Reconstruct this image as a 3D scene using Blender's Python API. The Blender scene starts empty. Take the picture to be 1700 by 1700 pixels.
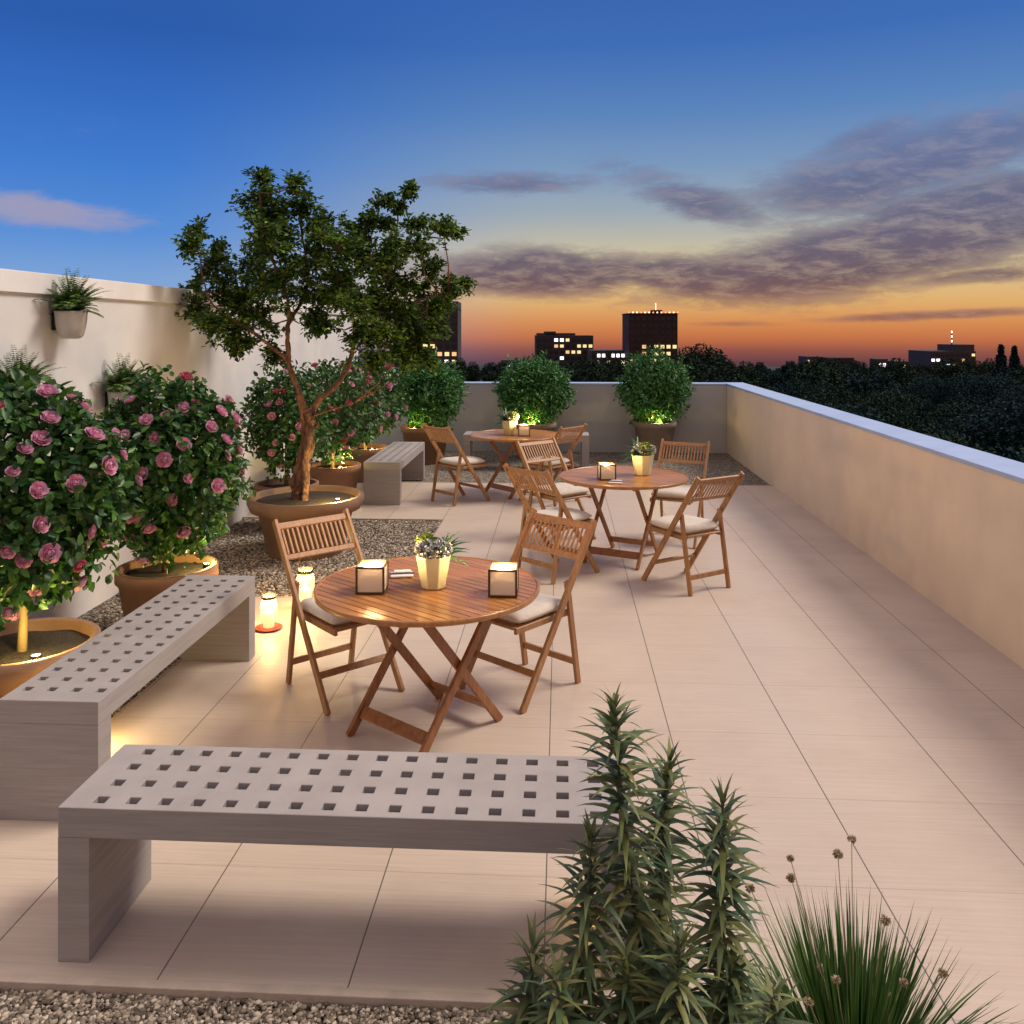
import bpy, math, random
import numpy as np
from mathutils import Vector, Matrix, noise
rad = math.radians
random.seed(7); rng = np.random.default_rng(7)
S = bpy.context.scene
COL = S.collection
# ------------------------------------------------------------------ camera
H = 2.05; F = 1440.0; YAW = rad(3.18); CS, SN = math.cos(YAW), math.sin(YAW); HY = 548.0
cd = bpy.data.cameras.new('camera'); cam = bpy.data.objects.new('camera', cd); COL.objects.link(cam)
cam.location = (0, 0, H); cam.rotation_euler = (rad(90), 0, YAW)
cd.sensor_width = 36; cd.lens = F/1700*36; cd.shift_y = -(850-HY)/1700
cd.clip_start = 0.05; cd.clip_end = 8000
S.camera = cam
S.view_settings.view_transform = 'Standard'; S.view_settings.look = 'None'
S.view_settings.exposure = 0.0; S.view_settings.gamma = 1
S.render.engine = 'CYCLES'
try:
    S.cycles.sample_clamp_indirect = 4.0; S.cycles.caustics_reflective = False; S.cycles.caustics_refractive = False
    S.cycles.max_bounces = 8; S.cycles.transparent_max_bounces = 12
except Exception: pass

def cw(r, d, z=0.0): return Vector((r*CS-d*SN, r*SN+d*CS, z))        # plan position beside/ahead of the viewpoint
def cv(x, y): return (x*CS-y*SN, x*SN+y*CS)
def at(px, d, z=0.0): return cw((px-850)/F*d, d, z)
def zat(py, d): return H-(py-HY)/F*d
def lin(c):
    return tuple(((v/255)/12.92 if v/255 <= .04045 else ((v/255+.055)/1.055)**2.4) for v in c)

# ------------------------------------------------------------------ world
SUN_AZ = rad(17)      # measured from +X towards +Y
SUN_EL = rad(50)
W = bpy.data.worlds.new('World'); S.world = W; W.use_nodes = True
nt = W.node_tree; nt.nodes.clear()
class NB:
    def __init__(s, nt): s.nt = nt
    def n(s, t, **k):
        x = s.nt.nodes.new(t)
        for a, b in k.items(): setattr(x, a, b)
        return x
    def setin(s, sock, v):
        if isinstance(v, bpy.types.NodeSocket): s.nt.links.new(v, sock)
        else: sock.default_value = v
    def m(s, op, *a, clamp=False):
        x = s.n('ShaderNodeMath', operation=op); x.use_clamp = clamp
        for i, v in enumerate(a): s.setin(x.inputs[i], v)
        return x.outputs[0]
    def ss(s, v, a, b, o0=0.0, o1=1.0):
        x = s.n('ShaderNodeMapRange', interpolation_type='SMOOTHSTEP')
        for i, q in enumerate((v, a, b, o0, o1)): s.setin(x.inputs[i], q)
        return x.outputs[0]
    def ramp(s, v, stops):
        x = s.n('ShaderNodeValToRGB'); e = x.color_ramp.elements
        while len(e) > 1: e.remove(e[-1])
        e[0].position = stops[0][0]; e[0].color = (*stops[0][1], 1)
        for p, c in stops[1:]:
            q = e.new(p); q.color = (*c, 1)
        s.setin(x.inputs[0], v); return x.outputs[0]
    def mix(s, f, a, b, blend='MIX'):
        x = s.n('ShaderNodeMix', data_type='RGBA', blend_type=blend)
        s.setin(x.inputs[0], f)
        for i, v in ((6, a), (7, b)):
            if isinstance(v, bpy.types.NodeSocket): s.nt.links.new(v, x.inputs[i])
            else: x.inputs[i].default_value = (*v[:3], 1)
        return x.outputs[2]
    def noise(s, vec, scale, detail=4, rough=.55, dist=0.0, out=0):
        x = s.n('ShaderNodeTexNoise')
        if vec is not None: s.nt.links.new(vec, x.inputs['Vector'])
        x.inputs['Scale'].default_value = scale; x.inputs['Detail'].default_value = detail
        x.inputs['Roughness'].default_value = rough; x.inputs['Distortion'].default_value = dist
        return x.outputs[out]
    def scalev(s, vec, sc):
        x = s.n('ShaderNodeMapping'); s.nt.links.new(vec, x.inputs[0]); x.inputs['Scale'].default_value = sc
        return x.outputs[0]
b = NB(nt)
tc = b.n('ShaderNodeTexCoord').outputs['Generated']
sep = b.n('ShaderNodeSeparateXYZ'); nt.links.new(tc, sep.inputs[0])
el = b.m('MULTIPLY', b.m('ARCSINE', sep.outputs[2]), 180/math.pi)
az = b.m('ADD', b.m('MULTIPLY', b.m('ARCTAN2', sep.outputs[0], sep.outputs[1]), 180/math.pi), 3.18)  # 0 = ahead, + = right
def pe(e): return (e+5)/95.0
warm = b.ramp(b.m('DIVIDE', b.m('ADD', el, 5.0), 95.0, clamp=True), [(pe(a), lin(c)) for a, c in [
    (-5, (60, 42, 60)), (-2.2, (92, 60, 70)), (-1.3, (146, 84, 72)), (-.5, (196, 114, 72)), (.5, (216, 142, 84)),
    (1.8, (224, 176, 112)), (3.4, (220, 192, 142)), (5.2, (200, 190, 164)), (7.5, (160, 172, 180)), (10.5, (124, 154, 190)),
    (14, (90, 132, 188)), (18, (64, 110, 182)), (21, (58, 102, 176)), (26, (60, 104, 172)), (38, (128, 138, 168)), (60, (222, 204, 206)), (90, (236, 216, 214))]])
cool = b.ramp(b.m('DIVIDE', b.m('ADD', el, 5.0), 95.0, clamp=True), [(pe(a), lin(c)) for a, c in [
    (-5, (70, 80, 110)), (0, (128, 150, 190)), (3, (126, 164, 214)), (6, (88, 142, 214)), (10, (66, 124, 206)),
    (14, (54, 108, 192)), (18, (44, 92, 172)), (24, (50, 94, 168)), (38, (128, 138, 168)), (60, (222, 204, 206)), (90, (236, 216, 214))]])
fa = b.m('MULTIPLY', b.ss(az, -24.0, 4.0), b.ss(az, 150.0, 100.0))
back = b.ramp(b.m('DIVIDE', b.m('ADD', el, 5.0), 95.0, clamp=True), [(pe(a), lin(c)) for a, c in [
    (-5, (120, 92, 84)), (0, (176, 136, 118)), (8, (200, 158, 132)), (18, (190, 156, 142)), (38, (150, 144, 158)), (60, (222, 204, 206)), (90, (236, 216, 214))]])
sky = b.mix(fa, cool, warm)
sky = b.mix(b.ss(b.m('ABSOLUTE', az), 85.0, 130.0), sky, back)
sph = b.n('ShaderNodeCombineXYZ'); nt.links.new(az, sph.inputs[0]); nt.links.new(el, sph.inputs[1])
n1 = b.noise(b.scalev(sph.outputs[0], (.075, .26, 1)), 1.0, 9, .62, .25)
n2 = b.noise(b.scalev(sph.outputs[0], (.34, 1.25, 1)), 1.0, 9, .7, .35)
nn = b.m('ADD', b.m('MULTIPLY', n1, .55), b.m('MULTIPLY', n2, .45))
def ell(px, py, wx, wy, tilt=0, k=1.0):
    a0 = math.degrees(math.atan((px-850)/F)); e0 = math.degrees(math.atan((HY-py)/F))
    dx = b.m('SUBTRACT', az, a0); dy = b.m('SUBTRACT', el, e0); c, s = math.cos(rad(tilt)), math.sin(rad(tilt))
    u = b.m('DIVIDE', b.m('ADD', b.m('MULTIPLY', dx, c), b.m('MULTIPLY', dy, s)), wx/25.1)
    v = b.m('DIVIDE', b.m('ADD', b.m('MULTIPLY', dx, -s), b.m('MULTIPLY', dy, c)), wy/25.1)
    q = b.m('ADD', b.m('MULTIPLY', u, u), b.m('MULTIPLY', v, v))
    return b.m('MULTIPLY', b.m('POWER', 2.718, b.m('MULTIPLY', q, -1.0)), k)
ms = [ell(1380, 440, 340, 66, 7, 1.2), ell(1600, 385, 260, 80, 14, 1.1), ell(900, 455, 260, 46, 0, 1.1), ell(1130, 455, 180, 40, 0, 1.0), ell(1170, 345, 200, 44, -20, .8),
      ell(1600, 470, 160, 18, 3, .8), ell(1580, 525, 200, 9, 2, .85), ell(1215, 538, 110, 7, 0, .6), ell(80, 372, 150, 26, -4, .85), ell(1560, 290, 340, 74, 14, .95), ell(1450, 250, 200, 30, 20, .6),
      ell(850, 305, 190, 26, 0, .75), ell(2300, 420, 500, 80, 4, .8), ell(-700, 300, 500, 60, 4, .6)]
mk = ms[0]
for q in ms[1:]: mk = b.m('MAXIMUM', mk, q)
dens = b.ss(b.m('ADD', b.m('MULTIPLY', nn, 2.1), b.m('MULTIPLY', mk, .90)), 1.26, 1.80)
dens = b.m('MULTIPLY', dens, b.ss(mk, .05, .4))
ccol = b.ramp(b.m('DIVIDE', b.m('ADD', el, 5.0), 95.0, clamp=True), [(pe(a), lin(c)) for a, c in [
    (-5, (80, 50, 60)), (-1, (128, 78, 76)), (1, (142, 96, 88)), (3, (100, 78, 92)), (5, (98, 88, 110)), (8, (100, 102, 132)), (14, (104, 126, 172)), (90, (150, 160, 200))]])
ccool = b.mix(b.ss(el, 4.0, 8.0), lin((150, 150, 190)), lin((160, 158, 186)))
ccol = b.mix(b.ss(az, -24.0, -12.0), ccool, ccol)
ccol = b.mix(b.m('MULTIPLY', b.ss(n2, .4, .68), .45), ccol, b.mix(.5, sky, lin((190, 160, 150))))
sky = b.mix(b.m('MULTIPLY', dens, .94), sky, ccol)
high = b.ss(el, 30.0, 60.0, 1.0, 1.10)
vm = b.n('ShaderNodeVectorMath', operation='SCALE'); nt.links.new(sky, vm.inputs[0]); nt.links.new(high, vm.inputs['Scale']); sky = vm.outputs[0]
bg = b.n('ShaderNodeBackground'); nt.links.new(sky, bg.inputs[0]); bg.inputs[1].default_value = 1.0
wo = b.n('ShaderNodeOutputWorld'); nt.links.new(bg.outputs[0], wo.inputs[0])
# ------------------------------------------------------------------ sun (soft afterglow from the sunset side)
sl = bpy.data.lights.new('sun', 'SUN'); sl.energy = 2.9; sl.angle = rad(22); sl.color = (1, .87, .72)
so = bpy.data.objects.new('sun', sl); COL.objects.link(so)
sd = Vector((math.cos(SUN_AZ)*math.cos(SUN_EL), math.sin(SUN_AZ)*math.cos(SUN_EL), math.sin(SUN_EL)))
so.rotation_euler = sd.to_track_quat('Z', 'Y').to_euler(); so.location = (20, 6, 12)

# ------------------------------------------------------------------ materials
def mat(name, col, rough=.6, metal=0.0, emit=None, es=0.0, var=None, vscale=5, stretch=None, bump=0.0, bscale=60, bstretch=None,
        island=0.0, coord='Object', spec=.5, transl=0.0, coat=0.0, transp=0.0, island2=None, bdist=.01):
    m = bpy.data.materials.new(name); m.use_nodes = True; t = m.node_tree; n = NB(t)
    p = t.nodes['Principled BSDF']; out = t.nodes['Material Output']
    p.inputs['Roughness'].default_value = rough; p.inputs['Metallic'].default_value = metal
    p.inputs['Specular IOR Level'].default_value = spec; p.inputs['Coat Weight'].default_value = coat
    c = None
    tcx = n.n('ShaderNodeTexCoord').outputs[coord]
    if var:
        v = n.scalev(tcx, stretch) if stretch else tcx
        f = n.noise(v, vscale, 6, .6)
        c = n.mix(n.ss(f, .3, .7), col, var)
    if island or island2:
        g = n.n('ShaderNodeNewGeometry').outputs['Random Per Island']
        base = c if c is not None else col
        if island2: base = n.mix(n.m('POWER', g, 1.6), base, island2)
        h = n.n('ShaderNodeHueSaturation'); n.setin(h.inputs['Value'], n.m('ADD', n.m('MULTIPLY', n.m('FRACT', n.m('MULTIPLY', g, 17.31)), island*2), 1-island))
        if isinstance(base, bpy.types.NodeSocket): t.links.new(base, h.inputs['Color'])
        else: h.inputs['Color'].default_value = (*base, 1)
        c = h.outputs[0]
    if c is None: p.inputs['Base Color'].default_value = (*col, 1)
    else: t.links.new(c, p.inputs['Base Color'])
    if bump:
        v = n.scalev(tcx, bstretch) if bstretch else tcx
        bn = n.n('ShaderNodeBump'); bn.inputs['Strength'].default_value = bump; bn.inputs['Distance'].default_value = bdist
        t.links.new(n.noise(v, bscale, 5, .6), bn.inputs['Height']); t.links.new(bn.outputs[0], p.inputs['Normal'])
    if emit: p.inputs['Emission Color'].default_value = (*emit, 1); p.inputs['Emission Strength'].default_value = es
    sh = p.outputs[0]
    if transl:
        tr = n.n('ShaderNodeBsdfTranslucent'); mx = n.n('ShaderNodeMixShader'); mx.inputs[0].default_value = transl
        if c is not None: t.links.new(c, tr.inputs[0])
        else: tr.inputs[0].default_value = (*col, 1)
        t.links.new(sh, mx.inputs[1]); t.links.new(tr.outputs[0], mx.inputs[2]); sh = mx.outputs[0]
    if transp:
        tr = n.n('ShaderNodeBsdfTransparent'); mx = n.n('ShaderNodeMixShader'); mx.inputs[0].default_value = transp
        t.links.new(sh, mx.inputs[1]); t.links.new(tr.outputs[0], mx.inputs[2]); sh = mx.outputs[0]
    t.links.new(sh, out.inputs[0])
    return m
TW = .609    # tile module
def tile_material():
    m = bpy.data.materials.new('porcelain tiles'); m.use_nodes = True; t = m.node_tree; n = NB(t); p = t.nodes['Principled BSDF']
    g = n.n('ShaderNodeTexCoord').outputs['Object']; sp = n.n('ShaderNodeSeparateXYZ'); t.links.new(g, sp.inputs[0])
    def joint(s, off):
        u = n.m('DIVIDE', n.m('ADD', s, off), TW); f = n.m('FRACT', u)
        dd = n.m('MULTIPLY', n.m('MINIMUM', f, n.m('SUBTRACT', 1.0, f)), TW)
        return dd, n.m('FLOOR', u)
    dx, ix = joint(sp.outputs[0], TX0); dy, iy = joint(sp.outputs[1], TY0)
    line = n.m('MAXIMUM', n.ss(dx, .0018, .0032, 1.0, 0.0), n.ss(dy, .0014, .0026, .38, 0.0))
    cb = n.n('ShaderNodeCombineXYZ'); t.links.new(ix, cb.inputs[0]); t.links.new(iy, cb.inputs[1])
    wn = n.n('ShaderNodeTexWhiteNoise'); t.links.new(cb.outputs[0], wn.inputs[0])
    streak = n.noise(n.scalev(g, (1.2, 46, 1)), 1.6, 6, .65); cloud = n.noise(g, 1.3, 5, .6); fine = n.noise(n.scalev(g, (6, 160, 1)), 1.0, 4, .6)
    base = n.mix(n.ss(streak, .3, .7), (.55, .45, .365), (.62, .525, .435))
    base = n.mix(n.m('MULTIPLY', n.ss(cloud, .42, .7), .38), base, (.42, .33, .28))
    base = n.mix(n.m('MULTIPLY', wn.outputs[0], .14), base, (.40, .31, .26))
    t.links.new(n.mix(n.m('MULTIPLY', line, .85), base, (.07, .06, .055)), p.inputs['Base Color'])
    t.links.new(n.ss(cloud, .3, .75, .36, .58), p.inputs['Roughness'])
    bm_ = n.n('ShaderNodeBump'); bm_.inputs['Strength'].default_value = .35; bm_.inputs['Distance'].default_value = .003
    t.links.new(n.m('SUBTRACT', n.m('ADD', n.m('MULTIPLY', streak, .12), n.m('MULTIPLY', fine, .12)), line), bm_.inputs['Height']); t.links.new(bm_.outputs[0], p.inputs['Normal'])
    return m
# tile offsets measured from the joints
_p = cw((1458-850)/F*(H*F/(1475-HY)), H*F/(1475-HY)); TX0 = -_p.x + 20*TW; TY0 = -_p.y + 20*TW
M = {}
M['tile'] = tile_material()
M['kerb'] = mat('pale stone kerb', (.52, .43, .36), .7, var=(.42, .35, .3), vscale=9, bump=.3, bscale=120)
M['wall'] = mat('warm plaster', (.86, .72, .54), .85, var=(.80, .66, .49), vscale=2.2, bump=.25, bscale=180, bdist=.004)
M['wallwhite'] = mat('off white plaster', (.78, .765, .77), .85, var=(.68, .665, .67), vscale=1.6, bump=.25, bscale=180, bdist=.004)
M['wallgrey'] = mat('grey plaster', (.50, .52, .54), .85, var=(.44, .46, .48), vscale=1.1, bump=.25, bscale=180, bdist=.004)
M['coping'] = mat('coping tinted by sky light', (.42, .54, .78), .5, var=(.37, .48, .70), vscale=2.5, bump=.1, bscale=90)  # blue of the sky light is put into the coping's base colour
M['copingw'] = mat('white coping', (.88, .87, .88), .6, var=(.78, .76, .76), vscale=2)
M['bench'] = mat('board marked concrete', (.37, .345, .34), .72, var=(.31, .285, .28), vscale=3.2, stretch=(1, 1, 28), bump=.28, bscale=14, bstretch=(1, 1, 16), bdist=.004)
def board(): return M['bench']
M['teak'] = mat('teak', (.43, .225, .095), .42, var=(.30, .145, .06), vscale=7, stretch=(6, 6, .8), bump=.2, bscale=40, bstretch=(3, 3, .4), bdist=.002, island=.13)
M['teaktop'] = mat('oiled teak', (.52, .235, .07), .3, var=(.35, .145, .04), vscale=5, stretch=(.8, 9, 1), bump=.15, bscale=30, bstretch=(.6, 8, 1), bdist=.002, island=.16, coat=.25)
M['teakred'] = mat('red teak', (.36, .15, .055), .38, var=(.23, .085, .03), vscale=7, stretch=(6, 6, .8), bump=.2, bscale=40, bdist=.002, island=.1)
M['cushion'] = mat('cream canvas', (.68, .62, .54), .9, var=(.60, .54, .47), vscale=18, bump=.4, bscale=420, bdist=.002)
M['terra'] = mat('terracotta', (.34, .185, .11), .75, var=(.25, .14, .09), vscale=4, bump=.35, bscale=50, bdist=.004)
M['terradark'] = mat('weathered clay', (.24, .15, .10), .8, var=(.18, .105, .07), vscale=5, bump=.4, bscale=40, bdist=.005)
M['greypot'] = mat('grey clay', (.30, .25, .21), .8, var=(.24, .2, .17), vscale=5, bump=.3, bscale=40, bdist=.004)
M['soil'] = mat('soil', (.035, .025, .018), .95, var=(.07, .05, .035), vscale=40, bump=1, bscale=90, bdist=.02)
M['bark'] = mat('red brown bark', (.30, .15, .09), .85, var=(.075, .04, .035), vscale=22, stretch=(1, 1, .45), bump=1, bscale=42, bdist=.035)
M['stem'] = mat('young wood', (.28, .20, .10), .8, var=(.18, .12, .06), vscale=12, stretch=(1, 1, .2), bump=.4, bscale=50)
M['rleaf'] = mat('rose leaves', (.016, .075, .022), .42, island=.45, island2=(.085, .20, .03), transl=.25)
M['tleaf'] = mat('tree leaves', (.016, .065, .014), .5, spec=.3, island=.5, island2=(.17, .28, .03), transl=.25)
M['sleaf'] = mat('shrub leaves', (.022, .12, .035), .45, island=.4, island2=(.09, .27, .05), transl=.25)
M['fern'] = mat('fern fronds', (.07, .16, .04), .5, island=.4, island2=(.18, .28, .07), transl=.3)
M['spiky'] = mat('grey green lance leaves', (.06, .12, .055), .5, island=.35, island2=(.21, .22, .07), transl=.15)
M['spikystem'] = mat('grey green stalk', (.16, .17, .13), .7, var=(.1, .11, .08), vscale=20)
M['grass'] = mat('grass blades', (.04, .115, .022), .45, island=.4, island2=(.14, .22, .06), transl=.2)
M['seed'] = mat('dry seed head', (.46, .37, .25), .9, island=.3)
M['pink'] = mat('pink petals', (.72, .30, .46), .5, island=.2, island2=(.76, .52, .72), transl=.25)
M['red'] = mat('red petals', (.50, .08, .13), .5, island=.25, island2=(.62, .24, .30), transl=.25)
M['whitepot'] = mat('white glazed bucket', (.62, .60, .58), .4, var=(.54, .52, .5), vscale=8)
M['cream'] = mat('pale green glaze', (.60, .59, .40), .3, var=(.54, .53, .34), vscale=10, coat=.2)
M['blueleaf'] = mat('blue grey rosettes', (.17, .22, .27), .6, island=.3, island2=(.35, .40, .45))
M['whiteflower'] = mat('white blossom', (.7, .7, .7), .7, island=.2)
M['lime'] = mat('lime leaves', (.22, .32, .05), .5, island=.3, transl=.25)
M['darkgreen'] = mat('dark strap leaves', (.02, .09, .02), .35, island=.4, island2=(.05, .19, .03), transl=.15)
M['bronze'] = mat('bronze frame', (.10, .065, .035), .4, metal=.7)
M['frost'] = mat('frosted glass', (.74, .69, .61), .6, transl=.17, transp=.04)
M['clear'] = mat('clear glass', (.9, .9, .85), .05, transp=.86, spec=.8)
M['wax'] = mat('lit wax', (.9, .75, .5), .5, emit=(1, .62, .22), es=1.3)
M['flame'] = mat('flame', (1, .8, .4), .5, emit=(1, .72, .32), es=18)
M['lens'] = mat('lit lens', (1, .9, .4), .5, emit=(1, .80, .22), es=14)
M['black'] = mat('black metal', (.03, .03, .03), .5, metal=.3)
M['reddish'] = mat('red clay dish', (.42, .07, .04), .5)
M['paper'] = mat('white linen', (.75, .73, .72), .9, bump=.3, bscale=200, bdist=.002)
M['darkcloth'] = mat('dark band', (.05, .035, .03), .6)
M['outer'] = mat('outer render', (.35, .33, .31), .9)
M['ftree'] = mat('far foliage', (.018, .034, .024), 1.0, spec=.05, island=.4, island2=(.034, .060, .040))
M['ftreeb'] = mat('far blue green foliage', (.016, .036, .038), 1.0, spec=.05, island=.4, island2=(.032, .064, .070))
M['ftrunk'] = mat('far trunk', (.04, .03, .02), .9)
M['ground'] = mat('dark ground', (.012, .018, .014), .95, var=(.02, .026, .02), vscale=.05)
M['bld'] = mat('dark facade', (.055, .042, .052), .8, var=(.042, .032, .04), vscale=.3)
M['bldred'] = mat('dark maroon facade', (.05, .018, .022), .8, var=(.03, .012, .016), vscale=.3)
M['dwin'] = mat('unlit window', (.015, .016, .022), .25)
M['lwin'] = mat('lit window', (.8, .7, .3), .5, emit=(1, .80, .36), es=.95)
M['lwinw'] = mat('bright window', (.9, .9, .9), .5, emit=(.95, .92, 1.0), es=2.2)
M['lwino'] = mat('orange window', (.9, .5, .3), .5, emit=(1, .58, .26), es=.9)
M['redlamp'] = mat('red roof lamp', (1, .2, .1), .5, emit=(1, .22, .12), es=3)
M['pinklamp'] = mat('pale roof lamp', (1, .8, .6), .5, emit=(1, .74, .55), es=3)
def gravel_mat(name, island_only):
    m = bpy.data.materials.new(name); m.use_nodes = True; t = m.node_tree; n = NB(t); p = t.nodes['Principled BSDF']; p.inputs['Roughness'].default_value = .8
    stops = [(0, (.07, .055, .04)), (.3, (.15, .125, .10)), (.55, (.27, .225, .175)), (.8, (.44, .37, .29)), (1, (.68, .60, .50))]
    if island_only:
        g = n.n('ShaderNodeNewGeometry').outputs['Random Per Island']; t.links.new(n.ramp(g, stops), p.inputs['Base Color'])
    else:
        tcx = n.n('ShaderNodeTexCoord').outputs['Object']
        v = n.n('ShaderNodeTexVoronoi'); t.links.new(tcx, v.inputs['Vector']); v.inputs['Scale'].default_value = 62
        sp = n.n('ShaderNodeSeparateColor'); t.links.new(v.outputs['Color'], sp.inputs[0])
        c = n.ramp(sp.outputs[0], stops); edge = n.ss(v.outputs['Distance'], .35, .8)
        t.links.new(n.mix(edge, c, (.04, .033, .028)), p.inputs['Base Color'])
        bm_ = n.n('ShaderNodeBump'); bm_.inputs['Strength'].default_value = 1; bm_.inputs['Distance'].default_value = .012; bm_.invert = True
        t.links.new(v.outputs['Distance'], bm_.inputs['Height']); t.links.new(bm_.outputs[0], p.inputs['Normal'])
    return m
M['gravel'] = gravel_mat('pebble bed', False); M['pebble'] = gravel_mat('loose pebbles', True)

# ------------------------------------------------------------------ mesh helpers
class MB:
    def __init__(s): s.v = []; s.f = []; s.sm = []
    def add(s, vs, fs, smooth=False):
        o = len(s.v); s.v += [tuple(v) for v in vs]; s.f += [tuple(i+o for i in f) for f in fs]; s.sm += [smooth]*len(fs)
    def box(s, x0, x1, y0, y1, z0, z1):
        s.add([(x0,y0,z0),(x1,y0,z0),(x1,y1,z0),(x0,y1,z0),(x0,y0,z1),(x1,y0,z1),(x1,y1,z1),(x0,y1,z1)],
              [(3,2,1,0),(4,5,6,7),(0,1,5,4),(1,2,6,5),(2,3,7,6),(3,0,4,7)])
        return s
    def beam(s, p0, p1, w, t, side=(1,0,0)):
        p0, p1 = Vector(p0), Vector(p1); a = (p1-p0).normalized(); sd_ = Vector(side); sd_ = (sd_-a*sd_.dot(a)).normalized(); n = a.cross(sd_)
        vs = [p+sd_*i*w/2+n*j*t/2 for p in (p0, p1) for i, j in ((-1,-1),(1,-1),(1,1),(-1,1))]
        s.add(vs, [(3,2,1,0),(4,5,6,7),(0,1,5,4),(1,2,6,5),(2,3,7,6),(3,0,4,7)]); return s
    def tube(s, pts, rs, n=8, cap=True):
        pts = [Vector(p) for p in pts]
        if not hasattr(rs, '__len__'): rs = [rs]*len(pts)
        vs = []; fs = []; up = Vector((0.13, .21, 1)).normalized(); prev = None
        for i, p in enumerate(pts):
            a = (pts[min(i+1, len(pts)-1)]-pts[max(i-1, 0)]).normalized()
            if prev is None:
                x = a.cross(up if abs(a.dot(up)) < .95 else Vector((1,0,0))).normalized()
            else: x = (prev-a*prev.dot(a)).normalized()
            prev = x; y = a.cross(x)
            for k in range(n):
                t = 2*math.pi*k/n; vs.append(p+(x*math.cos(t)+y*math.sin(t))*rs[i])
        for i in range(len(pts)-1):
            for k in range(n): fs.append((i*n+k, i*n+(k+1)%n, (i+1)*n+(k+1)%n, (i+1)*n+k))
        if cap: fs += [tuple(range(n))[::-1], tuple(range((len(pts)-1)*n, len(pts)*n))]
        s.add(vs, fs, True); return s
    def lathe(s, prof, n=48, c=(0,0,0), smooth=True, rot=0.0):
        vs = []; fs = []
        for r, z in prof:
            for k in range(n):
                t = 2*math.pi*k/n+rot; vs.append((c[0]+r*math.cos(t), c[1]+r*math.sin(t), c[2]+z))
        for i in range(len(prof)-1):
            for k in range(n): fs.append((i*n+k, i*n+(k+1)%n, (i+1)*n+(k+1)%n, (i+1)*n+k))
        s.add(vs, fs, smooth); return s
    def build(s, name, m, parent=None, bevel=0.0, loc=None, seg=2):
        me = bpy.data.meshes.new(name); me.from_pydata(s.v, [], s.f); me.materials.append(m)
        me.polygons.foreach_set('use_smooth', s.sm); me.update()
        o = bpy.data.objects.new(name, me); COL.objects.link(o)
        if parent: o.parent = parent
        if loc is not None: o.location = loc
        if bevel:
            md = o.modifiers.new('bevel', 'BEVEL'); md.width = bevel; md.segments = seg; md.limit_method = 'ANGLE'; md.angle_limit = rad(40)
        return o
def fast_mesh(name, V, Fa, m, parent=None, smooth=False, loc=None):
    """V (n,3), Fa (k,4) numpy"""
    me = bpy.data.meshes.new(name); me.vertices.add(len(V)); me.vertices.foreach_set('co', V.astype(np.float32).ravel())
    k, w = Fa.shape
    me.loops.add(k*w); me.loops.foreach_set('vertex_index', Fa.astype(np.int32).ravel())
    me.polygons.add(k); me.polygons.foreach_set('loop_start', np.arange(0, k*w, w, dtype=np.int32))
    try: me.polygons.foreach_set('loop_total', np.full(k, w, dtype=np.int32))
    except Exception: pass
    me.materials.append(m); me.update(calc_edges=True); me.validate()
    if smooth: me.polygons.foreach_set('use_smooth', [True]*k)
    o = bpy.data.objects.new(name, me); COL.objects.link(o)
    if parent: o.parent = parent
    if loc is not None: o.location = loc
    return o
def nrm(a): return a/np.maximum(np.linalg.norm(a, axis=-1, keepdims=True), 1e-9)
def leaves(P, D, N, L, Wd, curl=.15):
    """leaf quads pairs: P base (n,3), D direction, N normal hint, L length, Wd width"""
    n = len(P); D = nrm(D); X = nrm(np.cross(D, N)); N2 = np.cross(X, D)
    L = np.broadcast_to(np.asarray(L, float).reshape(-1, 1), (n, 1)); Wd = np.broadcast_to(np.asarray(Wd, float).reshape(-1, 1), (n, 1))
    tipd = -N2*curl*L
    v = np.stack([P, P+D*L*.3-X*Wd*.5+N2*Wd*.18, P+D*L*.72-X*Wd*.38+N2*Wd*.12+tipd*.4, P+D*L+tipd, P+D*L*.72+X*Wd*.38+N2*Wd*.12+tipd*.4, P+D*L*.3+X*Wd*.5+N2*Wd*.18], 1)
    base = (np.arange(n)*6)[:, None]
    f = np.concatenate([base+np.array([[0, 1, 2, 3]]), base+np.array([[3, 4, 5, 0]])], 0)
    return v.reshape(-1, 3), f
def merge(parts):
    V = []; Fs = []; o = 0
    for v, f in parts: V.append(v); Fs.append(f+o); o += len(v)
    return np.concatenate(V), np.concatenate(Fs)
def strips(P, D, L, Wd, droop, seg=4, upv=None, tw=None):
    """curved blades: bends from D towards -z; returns quads strips"""
    n = len(P); D = nrm(D); L = np.asarray(L, float).reshape(-1, 1); Wd = np.asarray(Wd, float).reshape(-1, 1); droop = np.asarray(droop, float).reshape(-1, 1)
    side = nrm(np.cross(D, np.array([0, 0, 1.])+rng.normal(0, .15, (n, 3))))
    pos = P.copy(); d = D.copy(); V = []
    for i in range(seg+1):
        t = i/seg; w = Wd*(1.0 if i == 0 else (1-t**1.6)+.02)*(.55+.9*min(t*2.5, .5)) 
        V.append(np.stack([pos-side*w*.5, pos+side*w*.5], 1))
        d = nrm(d+np.array([[0, 0, -1.]])*droop/seg); pos = pos+d*L/seg
    V = np.stack(V, 1)                     # n, seg+1, 2, 3
    base = (np.arange(n)*(seg+1)*2)[:, None]
    f = np.concatenate([base+np.array([[2*i, 2*i+1, 2*i+3, 2*i+2]]) for i in range(seg)], 0)
    return V.reshape(-1, 3), f
def empty(name, loc=(0,0,0), rz=0, label=None, cat=None, group=None):
    o = bpy.data.objects.new(name, None); COL.objects.link(o); o.location = loc; o.rotation_euler = (0, 0, rz); o.empty_display_size = .2
    tag(o, label, cat, group); return o
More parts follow.
